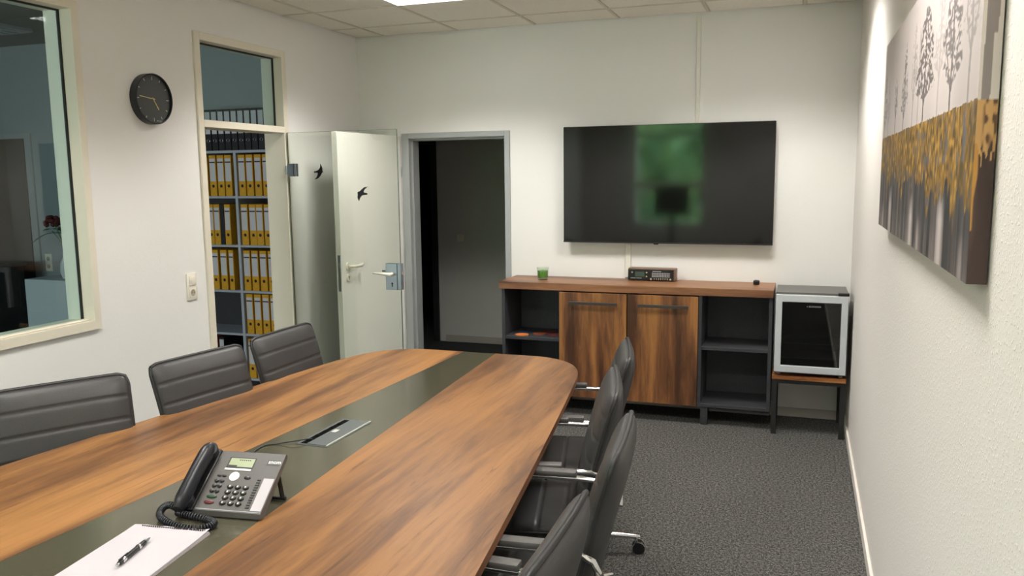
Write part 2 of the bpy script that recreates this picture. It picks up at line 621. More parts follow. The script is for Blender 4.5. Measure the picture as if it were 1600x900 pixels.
for y in GY[1:-1]:
    mb.box(-W+0.012, -0.012, y-0.0105, y+0.0105, H-0.0014, H+0.0216, 0.002, 1)
mb.out('ceiling_rail', M['grid'], ceil, kind='stuff')

# corridor behind the back wall
mb = MB()
mb.box(-3.87, -1.0, 1.8, 1.9, 0, 2.6)
mb.box(-4.72, -3.87, 1.8, 1.9, 2.04, 2.6)
mb.box(-5.2, -4.72, 1.8, 1.9, 0, 2.6)
struct('wall_corridor', mb, M['corridor_wall'])
struct('wall_corridor_left', MB().box(-5.3, -5.2, 0.0, 3.2, 0, 2.6), M['corridor_wall'])
struct('wall_corridor_right', MB().box(-1.1, -1.0, 0.13, 1.8, 0, 2.6), M['corridor_wall'])
struct('wall_corridor_front', MB().box(-5.2, -W, 0.0, 0.13, 0, 2.6), M['corridor_wall'])
struct('ceiling_corridor', MB().box(-5.3, -1.0, 0.13, 3.3, 2.6, 2.7), M['corridor_wall'])
mb = MB()
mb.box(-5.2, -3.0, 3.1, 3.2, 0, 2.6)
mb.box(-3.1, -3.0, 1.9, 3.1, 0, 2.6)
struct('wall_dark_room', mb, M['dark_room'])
struct('baseboard_corridor', MB().box(-3.80, -1.1, 1.785, 1.8, 0, 0.075, 0.003, 1), M['skirt_grey'])
mb = MB()
mb.box(-3.93, -3.87, 1.77, 1.91, 0, 2.04)
mb.box(-4.72, -4.66, 1.77, 1.91, 0, 2.04)
mb.box(-4.72, -3.87, 1.77, 1.91, 2.04, 2.09)
struct('door_3', mb, M['matte_black'])

# neighbouring office / archive behind the left wall
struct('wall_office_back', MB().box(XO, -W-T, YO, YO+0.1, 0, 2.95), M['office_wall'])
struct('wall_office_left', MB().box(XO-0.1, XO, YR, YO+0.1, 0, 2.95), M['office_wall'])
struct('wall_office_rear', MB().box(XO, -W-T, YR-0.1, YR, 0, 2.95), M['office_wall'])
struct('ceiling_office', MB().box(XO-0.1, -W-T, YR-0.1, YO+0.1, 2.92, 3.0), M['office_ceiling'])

w4 = struct('added_window_frame', MB().box(-5.91, -5.85, YR, YR+0.06, 0.79, 2.41).box(-4.05, -3.99, YR, YR+0.06, 0.79, 2.41)
            .box(-5.85, -4.05, YR, YR+0.06, 0.79, 0.85).box(-5.85, -4.05, YR, YR+0.06, 2.35, 2.41), M['white'])  # frame added round the office light; the wall behind has no opening

# skirting
struct('baseboard_right', MB().box(-0.014, 0, YR, -0.012, 0, 0.062, 0.004, 2), M['skirt'])
struct('baseboard_back', MB().box(-2.42, -0.016, -0.012, 0, 0, 0.065, 0.003, 1), M['skirt_grey'])
struct('baseboard_left', MB().box(-W, -W+0.012, YR, -1.92, 0, 0.062, 0.003, 1), M['skirt'])

# white cable ducts above and below the television
struct('trim_1', MB().box(-1.056, -1.028, -0.012, 0, 2.03, 2.800, 0.002, 1), M['duct'])
struct('trim_2', MB().box(-1.545, -1.505, -0.014, 0, 0.955, 1.30, 0.002, 1), M['duct'])

# interior window: cream casing, gasket and pane
win = struct('window_1', MB()
             .box(-W-T-0.01, -W+0.018, WY1-0.012, WY1+0.028, WZ0-0.03, WZ1+0.03)
             .box(-W-T-0.01, -W+0.018, WY0-0.03, WY0+0.012, WZ0-0.03, WZ1+0.03)
             .box(-W-T-0.01, -W+0.018, WY0+0.012, WY1-0.012, WZ0-0.03, WZ0+0.015)
             .box(-W-T-0.01, -W+0.018, WY0+0.012, WY1-0.012, WZ1-0.012, WZ1+0.03), M['cream'])
gx = -W-0.062
mb = MB()
mb.box(gx-0.006, gx+0.006, WY1-0.021, WY1-0.012, WZ0+0.015, WZ1-0.012)
mb.box(gx-0.006, gx+0.006, WY0+0.012, WY0+0.021, WZ0+0.015, WZ1-0.012)
mb.box(gx-0.006, gx+0.006, WY0+0.021, WY1-0.021, WZ0+0.015, WZ0+0.018)
mb.box(gx-0.006, gx+0.006, WY0+0.021, WY1-0.021, WZ1-0.020, WZ1-0.012)
mb.out('gasket', M['gasket'], win)
MB().box(gx-0.003, gx+0.003, WY0+0.018, WY1-0.018, WZ0+0.016, WZ1-0.018).out('pane', M['office_glass'], win)
MB().box(-W-0.05, -W-0.012, WY0+0.012, WY1-0.013, WZ0+0.0151, WZ0+0.024, 0.003, 1).out('glazing_bead', M['cream'], win)

# storage doorway: cream frame with transom pane, and the glass leaf standing open
d2 = struct('door_2', MB()
            .box(-W-T-0.006, -W+0.014, -1.915, -1.865, 0, 2.572, 0.003, 1)
            .box(-W-T-0.006, -W+0.014, -1.048, -1.000, 0, 2.572, 0.003, 1)
            .box(-W-T-0.006, -W+0.0139, -1.866, -1.047, 2.525, 2.572, 0.003, 1)
            .box(-W-T-0.006, -W+0.0138, -1.866, -1.047, 2.018, 2.062, 0.003, 1), M['cream'])
tx = -W-0.06
mb = MB()
mb.box(tx-0.006, tx+0.006, -1.056, -1.048, 2.062, 2.525)
mb.box(tx-0.006, tx+0.006, -1.865, -1.860, 2.062, 2.525)
mb.box(tx-0.006, tx+0.006, -1.860, -1.056, 2.517, 2.525)
mb.out('gasket', M['gasket'], d2)
MB().box(tx-0.003, tx+0.003, -1.862, -1.053, 2.060, 2.520).out('transom_pane', M['office_glass'], d2)

# grey steel frame of the corridor doorway
d1 = struct('door_1', MB()
            .box(-3.348, -3.285, -0.014, 0.135, 0, 2.050, 0.003, 1)
            .box(-2.482, -2.438, -0.014, 0.135, 0, 2.050, 0.003, 1)
            .box(-3.287, -2.480, -0.0138, 0.135, 2.008, 2.050, 0.003, 1), M['greyframe'])
mb = MB()
mb.box(-3.285, -3.268, 0.03, 0.134, 0, 2.008)
mb.box(-2.496, -2.482, 0.03, 0.134, 0, 2.008)
mb.box(-3.268, -2.496, 0.03, 0.134, 1.992, 2.008)
mb.out('door_stop', M['greyframe'], d1)

# rear window
w3 = struct('window_2', MB()
            .box(RX0-0.03, RX0+0.05, YR-0.2, YR+0.015, RZ0-0.03, RZ1+0.03)
            .box(RX1-0.05, RX1+0.03, YR-0.2, YR+0.015, RZ0-0.03, RZ1+0.03)
            .box(RX0+0.05, RX1-0.05, YR-0.2, YR+0.015, RZ0-0.03, RZ0+0.05)
            .box(RX0+0.05, RX1-0.05, YR-0.2, YR+0.015, RZ1-0.05, RZ1+0.03)
            .box(RX0+0.05, RX1-0.05, YR-0.12, YR-0.04, 1.475, 1.585)
            .box(RX0+0.05, RX1-0.05, YR-0.12, YR-0.04, 2.315, 2.375), M['white'])
for z0, z1 in ((RZ0+0.05, 1.475), (1.585, 2.315), (2.375, RZ1-0.05)):
    MB().box(RX0+0.05, RX1-0.05, YR-0.083, YR-0.077, z0, z1).out('pane', M['clear'], w3)

# ------------------------------------------------------------------ ceiling lamps
lamp_names = {(2, 10): 'recessed square louvre ceiling lamp nearest the corner with the open doors',
              (5, 10): 'recessed square louvre ceiling lamp above the carpet near the television',
              (2, 6): 'recessed square louvre ceiling lamp above the left chairs',
              (5, 6): 'recessed square louvre ceiling lamp in front of the tree canvas',
              (2, 2): 'recessed square louvre ceiling lamp at the window end left of table',
              (5, 2): 'recessed square louvre ceiling lamp above the photographer'}
lw = 0.625/2
frame_me = None
for (i, j), lab in lamp_names.items():
    cx, cy = (GX[i]+GX[i+1])/2, (GY[j]+GY[j+1])/2
    t = thing('ceiling_lamp', lab, 'lamp', (cx, cy, H), 0, 'louvre lamps in the tiled ceiling')
    if frame_me is None:
        fm = MB()
        fm.box(-lw+0.002, -lw+0.02, -lw+0.002, lw-0.002, -0.003, 0.085)
        fm.box(lw-0.02, lw-0.002, -lw+0.002, lw-0.002, -0.003, 0.085)
        fm.box(-lw+0.02, lw-0.02, -lw+0.002, -lw+0.02, -0.003, 0.085)
        fm.box(-lw+0.02, lw-0.02, lw-0.02, lw-0.002, -0.003, 0.085)
        frame_me = fm.mesh('frame', M['reflector'])
        long_me = MB().box(-0.004, 0.004, -lw+0.02, lw-0.02, 0.0, 0.032).mesh('louvre_blade', M['louvre'])
        cross_me = MB().box(-lw+0.02, lw-0.02, -0.0015, 0.0015, 0.002, 0.03).mesh('louvre_blade', M['louvre'])
    link('frame', frame_me, t)
    for k in (-0.145, 0, 0.145):
        link('louvre_blade', long_me, t, (k, 0, 0))
    for k in range(-2, 3):
        link('louvre_blade', cross_me, t, (0, k*0.1, 0))
    lt = area_lamp('lamp_light', (0, 0, 0.06), 0.57, 0.57, LAMP_W, LAMP_COL, (50, 67, 0.0, 0.42))
    lt.parent = t

# ------------------------------------------------------------------ conference table
TC = -1.972


def half_w(d):
    return 0.600+0.155*d-0.007*d*d


def half_s(d):
    return 0.093+0.052*d+0.003*d*d


Y_FAR, Y_NEAR = -1.872, -5.60
ZT0, ZT1 = 0.722, 0.750
table = thing('conference_table', 'long tapering oak conference table with dark glass strip down its middle', 'table', (TC, -3.7, 0))
off = Vector((-TC, 3.7, 0))


def table_half(sgn):
    pts = []
    ys = np.linspace(Y_FAR, Y_NEAR, 24)
    # inner edge along the glass strip, from near to far
    for y in ys[::-1]:
        d = -1.9-y
        pts.append((sgn*(half_s(d)+0.0008), y))
    p0, p1, p2 = (0.34, -1.873), (0.585, -1.915), (0.645, -2.22)
    for k in range(0, 13):
        t = k/12
        a = [(1-t)**2*p0[i]+2*t*(1-t)*p1[i]+t*t*p2[i] for i in (0, 1)]
        pts.append((sgn*a[0], a[1]))
    for y in np.linspace(-2.3, Y_NEAR+0.25, 22):
        pts.append((sgn*half_w(-1.9-y), y))
    we = half_w(-1.9-Y_NEAR)
    pts.append((sgn*(we-0.05), Y_NEAR+0.07))
    pts.append((sgn*(we-0.17), Y_NEAR))
    if sgn < 0:
        pts = pts[::-1]
    return [(x, y+3.7) for x, y in pts]


for sgn, mt in ((-1, M['tablewood']), (1, M['tablewood2'])):
    top = MB().prism(table_half(sgn), ZT0, ZT1).out('wood_panel', mt, table)
    me = top.data
    me.materials.append(M['edge'])
    for p in me.polygons:
        if abs(p.normal.z) < 0.5:
            p.material_index = 1
ys = np.linspace(Y_FAR-0.001, Y_NEAR, 24)
poly = [(half_s(-1.9-y), y+3.7) for y in ys]+[(-half_s(-1.9-y), y+3.7) for y in ys[::-1]]
MB().prism(poly, ZT0, ZT1-0.0004).out('glass_strip', M['stripglass'], table, label='dark olive glass strip')
for y in (-2.75, -4.75):
    MB().box(-0.17, 0.17, y+3.7-0.03, y+3.7+0.03, 0.03, ZT0, 0.004, 1).out('leg', M['carcass'], table)
    MB().box(-0.17, 0.17, y+3.7-0.05, y+3.7+0.05, 0.0, 0.03, 0.004, 1).out('foot', M['matte_black'], table)
MB().box(-0.06, 0.06, -1.02, 0.92, 0.60, 0.68).out('beam', M['carcass'], table)

# socket module let into the strip
sm = thing('socket_module', 'brushed grey cable flap set into the glass strip beyond the telephone', 'socket', (-1.972, -3.366, ZT1), math.radians(-0.6))
MB().box(-0.066, 0.066, -0.162, 0.162, -0.0003, 0.0016, 0.0006, 1).out('frame', M['module'], sm)
MB().box(-0.052, -0.024, -0.152, 0.150, 0.0016, 0.0022).out('cable_slot', M['slot'], sm)
MB().box(-0.024, 0.058, -0.156, 0.156, 0.0016, 0.0045, 0.001, 1).out('flap', M['module'], sm)
MB().box(0.058, 0.0625, -0.158, 0.158, 0.0016, 0.006, 0.001, 1).out('plate_edge', M['plate_edge'], sm)
MB().box(-0.014, 0.006, -0.010, 0.022, 0.0045, 0.0049).out('badge', M['mark'], sm)
for k in range(5):
    MB().box(-0.050, -0.027, -0.12+k*0.052, -0.12+k*0.052+0.022, 0.0022, 0.004).out('bristle', M['slot'], sm)

# ------------------------------------------------------------------ chairs


def cushion(nu, nv, pos, half, thick, grooves, edge_u=6, edge_v=5):
    """pillow: front and back surfaces sharing a seam; pos(u, v) -> (centre point, normal)"""
    b = bmesh.new()
    F, Bk = {}, {}
    for i in range(nu+1):
        for j in range(nv+1):
            u = math.sin(PI/2*(2*i/nu-1)*0.94)/math.sin(PI/2*0.94)
            v = 2*j/nv-1
            if j in (0, nv):
                pass
            v = v if abs(v) < 0.9 else v
            c, n = pos(u, v)
            border = i in (0, nu) or j in (0, nv)
            hgt = max(0.0, 1-abs(u)**edge_u)**0.5*max(0.0, 1-abs(v)**edge_v)**0.5
            g = sum(math.exp(-((v-q)/0.016)**2) for q in grooves)
            if border:
                F[i, j] = Bk[i, j] = b.verts.new(c)
            else:
                F[i, j] = b.verts.new(c+n*(thick*hgt-0.0065*g*min(1, hgt*1.6)))
                Bk[i, j] = b.verts.new(c-n*thick*hgt*half)
    for i in range(nu):
        for j in range(nv):
            b.faces.new((F[i, j], F[i+1, j], F[i+1, j+1], F[i, j+1]))
            q = [Bk[i, j], Bk[i, j+1], Bk[i+1, j+1], Bk[i+1, j]]
            b.faces.new(q)
    return b


def corner_round(u, v, k=0.045):
    a, c = abs(u), abs(v)
    uu = u*(1-k*max(0, c-0.86)/0.14*max(0, a-0.8)/0.2*0.8)
    vv = v*(1-k*max(0, a-0.86)/0.14*max(0, c-0.8)/0.2*0.8)
    return uu, vv


def back_pos(u, v):
    u, v = corner_round(u, v)
    t = (v+1)/2
    z = 0.445+0.505*t
    x = -0.175-0.125*t**1.25
    wd = 0.236+0.014*t
    x += 0.008*u*u                         # sides wrap forward
    dx, dz = -0.125*1.25*max(t, 0.02)**0.25, 0.505
    n = Vector((dz, 0, -dx)).normalized()
    return Vector((x, u*wd, z)), n


def seat_pos(u, v):
    u, v = corner_round(u, v)
    t = (v+1)/2
    x = -0.20+0.47*t
    z = 0.432-0.03*max(0, t-0.75)**2*16*0.5+0.012*u*u
    return Vector((x, u*0.245, z)), Vector((0, 0, 1))


GV = [-0.66, -0.33, 0.0, 0.33, 0.66]
bm_back = cushion(22, 72, back_pos, 1.0, 0.044, GV)
bm_seat = cushion(20, 60, seat_pos, 0.7, 0.040, [-0.6, -0.2, 0.2, 0.6])


def bm_mesh(name, b, mt):
    q = MB()
    q.b.free()
    q.b = b
    return q.mesh(name, mt, 'all')


def perimeter(pos, n=26):
    pts = []
    for k in range(n+1):
        pts.append((-1+2*k/n, 1))
    for k in range(1, n+1):
        pts.append((1, 1-2*k/n))
    for k in range(1, n+1):
        pts.append((1-2*k/n, -1))
    for k in range(1, n):
        pts.append((-1, -1+2*k/n))
    out = [pos(*p)[0] for p in pts]
    return out+[out[0]]


CH = {}
CH['seat'] = bm_mesh('seat', bm_seat, M['leather'])
CH['backrest'] = bm_mesh('backrest', bm_back, M['leather'])
CH['piping'] = MB().tube(perimeter(back_pos, 40), 0.0078, 8, False).mesh('piping', M['piping'], 'all')
CH['seat_piping'] = MB().tube(perimeter(seat_pos), 0.005, 6, False).mesh('piping', M['piping'], 'all')


def arm_mesh(sy):
    y = sy*0.277
    pts = [(-0.255, sy*0.250, 0.615), (-0.252, y, 0.640), (-0.238, y, 0.668), (-0.205, y, 0.685), (-0.10, y, 0.690), (0.10, y, 0.690),
           (0.19, y, 0.686), (0.222, y, 0.660), (0.226, y, 0.60), (0.205, y, 0.50), (0.180, y, 0.430), (0.150, sy*0.262, 0.398), (0.10, sy*0.20, 0.388)]
    return MB().tube(pts, 0.0105, 8, True).mesh('armrest', M['chrome'], 'all')


def pad_mesh(sy):
    y = sy*0.277
    return MB().box(-0.105, 0.185, y-0.021, y+0.021, 0.696, 0.716, 0.006, 2).mesh('arm_pad', M['pad'], True)


for sy in (-1, 1):
    CH['arm', sy] = arm_mesh(sy)
    CH['pad', sy] = pad_mesh(sy)
    CH['bolt', sy] = MB().cyl((-0.250, sy*0.256, 0.622), (-0.250, sy*0.292, 0.622), 0.012, None, 12).mesh('bolt', M['chrome'], True)
CH['plate'] = MB().box(-0.14, 0.12, -0.12, 0.12, 0.365, 0.393, 0.006, 1).box(-0.235, -0.10, -0.05, 0.05, 0.385, 0.405, 0.004, 1).mesh('seat_mechanism', M['matte_black'], True)
CH['lift'] = MB().cyl((0, 0, 0.10), (0, 0, 0.25), 0.026, None, 16).cyl((0, 0, 0.25), (0, 0, 0.37), 0.015, None, 16).mesh('gas_lift', M['chrome'], True)
CH['hub'] = MB().lathe([(0, 0.075), (0.035, 0.075), (0.04, 0.085), (0.038, 0.118), (0.028, 0.13), (0, 0.13)], seg=18).mesh('hub', M['chrome'], True)
# one star leg pointing along +x and its castor
lb = MB()
prof = [(0.03, 0.080, 0.024, 0.019), (0.12, 0.085, 0.021, 0.016), (0.24, 0.082, 0.018, 0.013), (0.335, 0.076, 0.015, 0.010), (0.352, 0.074, 0.011, 0.007)]
rings = []
for x, z, hw, hh in prof:
    ring = []
    for k in range(12):
        a = 2*PI*k/12
        ca, sa = math.cos(a), math.sin(a)
        ring.append(lb.b.verts.new((x, hw*math.copysign(abs(ca)**0.6, ca), z+hh*math.copysign(abs(sa)**0.8, sa))))
    rings.append(ring)
for a, b_ in zip(rings, rings[1:]):
    for k in range(12):
        lb.b.faces.new((a[k], a[(k+1) % 12], b_[(k+1) % 12], b_[k]))
lb.b.faces.new(rings[0][::-1]); lb.b.faces.new(rings[-1])
lb.cyl((0.335, 0, 0.045), (0.335, 0, 0.072), 0.008, None, 10)
CH['leg'] = lb.mesh('base_leg', M['chrome'], True)
cb = MB()
for s in (-1, 1):
    cb.cyl((0.345, s*0.010, 0.0275), (0.345, s*0.0275, 0.0275), 0.0275, None, 20)
CH['castor'] = cb.mesh('castor', M['black'], True)
rb = MB()
for s in (-1, 1):
    rb.lathe([(0.0225, s*0.0262), (0.0262, s*0.0275), (0.0284, s*0.026), (0.0284, s*0.021), (0.0262, s*0.020)], seg=20)
rb.b.transform(Matrix.Translation((0.345, 0, 0.0275)) @ Matrix.Rotation(PI/2, 4, 'X'))
rb.box(0.325, 0.365, -0.009, 0.009, 0.030, 0.047, 0.004, 1)
CH['castor_ring'] = rb.mesh('castor_rim', M['chrome'], True)


def make_chair(label, star):
    t = thing('conference_chair', label, 'chair', (0, 0, 0), 0, 'grey conference chairs around the table')
    b = link('backrest', CH['backrest'], t)
    link('piping', CH['piping'], b, label='dark seam piping')
    s = link('seat', CH['seat'], t)
    link('piping', CH['seat_piping'], s, label='dark seam piping')
    for sy in (-1, 1):
        a = link('armrest', CH['arm', sy], t, label='chrome armrest loop')
        link('arm_pad', CH['pad', sy], a)
        link('bolt', CH['bolt', sy], a)
    link('seat_mechanism', CH['plate'], t, label='black seat mechanism')
    link('gas_lift', CH['lift'], t)
    link('hub', CH['hub'], t)
    for k in range(5):
        a = star+k*2*PI/5
        l = link('base_leg', CH['leg'], t, None, a, label='chrome star base leg')
        link('castor', CH['castor'], l)
        link('castor_rim', CH['castor_ring'], l)
    return t


def seat_chair(cx, cy, nx, ny, label, star):
    """cx, cy: middle of the backrest's top edge; n: the way the chair faces"""
    q = math.hypot(nx, ny)
    nx, ny = nx/q, ny/q
    t = make_chair(label, star)
    t.location = (cx+0.30*nx, cy+0.30*ny, 0)
    t.rotation_euler = (0, 0, math.atan2(ny, nx))
    return t


seat_chair(-2.970, -3.700, 0.86, -0.51, 'grey ribbed chair on the left of the table nearest the camera, below the interior window', 0.0)
seat_chair(-2.812, -3.118, 0.987, -0.162, 'middle of the three grey ribbed chairs along the left wall', PI)
seat_chair(-2.785, -2.535, 1.0, -0.02, 'grey ribbed chair on the left nearest the binder doorway and glass door', 0.0)
seat_chair(-0.792, -4.370, -1.0, 0.0, 'grey chair on the right of the table nearest the camera, cut by the frame', 0.0)
seat_chair(-0.797, -3.656, -0.995, -0.10, 'second grey chair from the camera on the right of the table', PI)
seat_chair(-0.958, -3.030, -0.974, -0.225, 'third grey chair from the camera on the right, just before the farthest one', 0.0)
seat_chair(-1.025, -2.455, -0.97, -0.22, 'farthest grey chair on the right, its castor showing on the carpet near the sideboard', PI)
mo = thing('monitor', 'dark screen on a foot at the near end of the table, mirrored in the television', 'monitor', (-1.975, -5.36, ZT1), math.radians(2))
MB().box(-0.115, 0.115, -0.09, 0.09, 0, 0.012, 0.004, 1).out('foot', M['black'], mo)
MB().box(-0.03, 0.03, -0.012, 0.012, 0.012, 0.52, 0.003, 1).out('stem', M['black'], mo)
MB().box(-0.235, 0.235, 0.012, 0.045, 0.42, 0.80, 0.005, 1).out('housing', M['black'], mo)
MB().box(-0.228, 0.228, 0.0448, 0.0456, 0.43, 0.793).out('screen', M['matte_black'], mo)

# ------------------------------------------------------------------ telephone
PH_S = math.atan2(0.1145, 0.164)           # face slope
ph = thing('desk_phone', 'graphite desk telephone with black handset standing on the glass strip', 'telephone', (-1.868, -4.164, ZT1), math.radians(7.5))
FW0, FW1 = -0.078, 0.128                  # the keypad panel spans this; the cradle lies left of it
FL = math.hypot(0.1145, 0.164)
# face frame: u to the right, v up the slope, w out of the face
fx = Matrix(((1, 0, 0, FW0), (0, math.cos(PH_S), -math.sin(PH_S), 0.004), (0, math.sin(PH_S), math.cos(PH_S), 0.0225), (0, 0, 0, 1)))
UW = FW1-FW0
body = [(0.0, 0.004), (0.0, 0.020), (0.004, 0.0225), (0.168, 0.137), (0.174, 0.136), (0.176, 0.128), (0.172, 0.121), (0.03, 0.010), (0.02, 0.004)]
MB().prism(body, -0.132, FW1, axis=0).out('housing', M['phone'], ph)
MB().box(FW0-0.05, FW1-0.001, 0.0, 0.028, 0.0, 0.005, 0.002, 1).out('base_foot', M['black'], ph)
MB().tube([(0.105, 0.148, 0.108), (0.113, 0.150, 0.05), (0.118, 0.152, 0.006)], 0.007, 8).tube([(-0.10, 0.148, 0.108), (-0.105, 0.150, 0.05), (-0.108, 0.152, 0.006)], 0.007, 8).tube([(-0.115, 0.152, 0.0065), (0.128, 0.152, 0.0065)], 0.006, 8).out('stand', M['black'], ph, True)


def face_box(name, u0, u1, v0, v1, w0, w1, mt, bev=0.0, parent=ph, label=None):
    return MB().box(u0*UW, u1*UW, v0*FL, v1*FL, w0, w1, bev, 2).out(name, mt, parent, bool(bev), fx, label=label)


def face_key(name, u, v, ru, rv, hgt, mt, parent=ph, label=None):
    mb_ = MB()
    mb_.lathe([(1, 0), (1, 0.55), (0.86, 0.9), (0.5, 1.0), (0, 1.0)], seg=14)
    mb_.b.transform(Matrix.Translation((u*UW, v*FL, 0)) @ Matrix.Diagonal((ru, rv, hgt, 1)))
    return mb_.out(name, mt, parent, True, fx, label=label)


sc_ = face_box('screen_bezel', 0.165, 0.58, 0.715, 0.90, 0.0, 0.0008, M['black'], label='black screen surround')
face_box('lcd', 0.185, 0.565, 0.735, 0.885, 0.0008, 0.0012, M['lcd'], parent=sc_, label='grey-green display')
face_box('display_mark', 0.187, 0.325, 0.737, 0.76, 0.0012, 0.0015, M['ink'], parent=sc_)
for k in range(6):
    face_box('display_mark', 0.33+k*0.031, 0.35+k*0.031, 0.845, 0.862, 0.0012, 0.0014, M['ink'], parent=sc_)
face_box('soft_key_bar', 0.155, 0.565, 0.672, 0.705, 0.0, 0.002, M['white'], 0.0008, label='white soft key bar')
face_key('navigation_key', 0.36, 0.565, 0.0155, 0.0155, 0.003, M['white'], label='round white navigation key')
face_key('function_key', 0.57, 0.555, 0.0105, 0.0055, 0.004, M['key'])
for r, v in enumerate((0.385, 0.292, 0.200, 0.110)):
    for c, u in enumerate((0.372, 0.492, 0.612)):
        k = face_key('number_key', u, v, 0.0098, 0.0075, 0.005, M['key'])
        face_box('key_print', u-0.010, u+0.014, v-0.012, v+0.018, 0.005, 0.0053, M['mark'], parent=k)
for v in (0.565, 0.472, 0.385, 0.295):
    hgt = 0.003 if v > 0.5 else 0.0045
    for u in (0.125, 0.205):
        face_key('side_key', u, v, 0.0072, 0.0036 if v > 0.5 else 0.0055, hgt, M['key'])
face_key('call_key', 0.165, 0.205, 0.0165, 0.0062, 0.004, M['keygreen'], label='dark green call key')
face_key('hang_up_key', 0.163, 0.110, 0.0165, 0.0062, 0.004, M['keyred'], label='dark red hang-up key')
for k in range(12):
    face_box('line_key', 0.735, 0.79, 0.055+k*0.0425, 0.055+k*0.0425+0.017, 0.0, 0.0022, M['key'])
face_box('name_strip', 0.825, 0.985, 0.02, 0.565, 0.0, 0.001, M['paper'], label='white name strip')
lg = face_box('logo_plate', 0.765, 0.965, 0.80, 0.895, 0.0, 0.0008, M['key'], 0.0)
text_mesh('lettering', 'snom', 0.0185, M['logo_white'], lg, fx @ Matrix.Translation((0.783*UW, 0.825*FL, 0.0009)))
face_box('front_seam', 0.0, 0.99, -0.004, 0.004, 0.0, 0.0006, M['label_grey'])
# handset lying in its cradle along the left side
hp = []
hr = []
for k in range(15):
    t = k/14
    v = -0.026+t*0.222
    w = 0.029+0.007*math.sin(PI*t)
    hp.append((-0.028, v, w))
    hr.append(0.0215*(0.90+0.10*abs(2*t-1)**1.5)*(0.55 if k in (0, 14) else 0.88 if k in (1, 13) else 1.0))
hb = MB().tube(hp, hr, 18, True, flat=1.32)
for e in (0.012, 0.182):
    hb.cyl((-0.028, e, 0.004), (-0.028, e, 0.030), 0.022, 0.026, 18)
hs = hb.out('handset', M['handset'], ph, True, fx, label='black handset')
# cradle well
MB().box(-0.053, -0.003, -0.010, 0.203, -0.004, 0.007, 0.003, 1).out('cradle', M['black'], ph, True, fx)
# coiled cord, from the handset's foot round to the housing
path = [(-0.120, -0.012, 0.022), (-0.150, -0.006, 0.030), (-0.166, -0.018, 0.026), (-0.162, -0.040, 0.014), (-0.130, -0.066, 0.011),
        (-0.080, -0.092, 0.011), (-0.030, -0.104, 0.011), (0.012, -0.088, 0.011), (0.020, -0.060, 0.011), (-0.010, -0.042, 0.011), (-0.060, -0.030, 0.012),
        (-0.105, -0.020, 0.013), (-0.125, -0.008, 0.010)]


def smooth_path(pts, n):
    P = [Vector(p) for p in pts]
    P = [P[0]]+P+[P[-1]]
    out = []
    segs = len(P)-3
    for i in range(n+1):
        t = i/n*segs
        k = min(int(t), segs-1)
        f = t-k
        a, b_, c, d = P[k:k+4]
        out.append(0.5*((2*b_)+(c-a)*f+(2*a-5*b_+4*c-d)*f*f+(3*b_-a-3*c+d)*f**3))
    return out


cp = smooth_path(path, 900)
coil = []
for i, p in enumerate(cp):
    d = (cp[min(i+1, 900)]-cp[max(i-1, 0)]).normalized()
    x = d.cross(Vector((0, 0, 1))).normalized()
    y = d.cross(x)
    a = i/900*2*PI*64
    coil.append(p+(x*math.cos(a)+y*math.sin(a))*0.0082)
MB().tube(coil, 0.0030, 5).out('coiled_cord', M['handset'], ph, 'all')
# straight lead from the phone to the socket module
lead = smooth_path([(-1.985, -4.000, ZT1+0.05), (-2.03, -3.90, ZT1+0.008), (-2.10, -3.74, ZT1+0.003), (-2.135, -3.60, ZT1+0.003), (-2.10, -3.555, ZT1+0.003), (-2.045, -3.535, ZT1+0.012), (-2.012, -3.492, ZT1+0.010), (-2.008, -3.470, ZT1+0.003)], 60)
tag(MB().tube(lead, 0.0024, 6).out('phone_lead', M['black'], None, 'all'), 'thin black lead running from the telephone into the cable flap', 'cable')

# ------------------------------------------------------------------ notepad and pen
pad = thing('notepad', 'white perforated writing pad lying on the glass strip in front of the telephone', 'notepad', (-1.934, -4.279, ZT1), math.radians(7.3))
pw = 0.115
MB().box(-pw, pw, -0.315, 0.0, 0.0, 0.0012).out('backing_card', M['cardback'], pad)
for k in range(5):
    MB().box(-pw, pw, -0.315, 0.002-0.001*k, 0.0012+k*0.0016, 0.0012+(k+1)*0.0016-0.0002).out('sheet', M['paper'], pad)
nb = bmesh.new()
NXp, NYp = 12, 14
gridv = {}
for i in range(NXp+1):
    for j in range(NYp+1):
        x = -pw+2*pw*i/NXp
        y = -0.313+0.315*j/NYp
        z = 0.0095+0.0035*max(0, j-NYp+2)/2*(0.4+0.6*math.sin(i*0.9)**2)+0.003*max(0, i-NXp+1)*(j/NYp)**2
        gridv[i, j] = nb.verts.new((x, y, z))
for i in range(NXp):
    for j in range(NYp):
        nb.faces.new((gridv[i, j], gridv[i+1, j], gridv[i+1, j+1], gridv[i, j+1]))
q = MB(); q.b.free(); q.b = nb
q.out('top_sheet', M['paper'], pad, 'all')
tb = MB()
for k in range(30):
    x = -pw+0.03+k*(2*pw-0.034)/30
    tb.cyl((x, -0.006, 0.0112), (x, -0.006, 0.0142), 0.0024, None, 6)
tb.out('perforation', M['ink'], pad, kind='stuff')

pen = thing('ballpoint_pen', 'black ballpoint pen with silver rings lying on the white pad', 'pen', (-1.913, -4.437, ZT1+0.0180), math.radians(104))
ry = Matrix.Rotation(PI/2, 4, 'Y')
pen.scale = (1.12, 1.25, 1.25)


def pen_part(name, prof, mt, label=None):
    MB().lathe(prof, seg=14).out(name, mt, pen, True, ry, label=label)


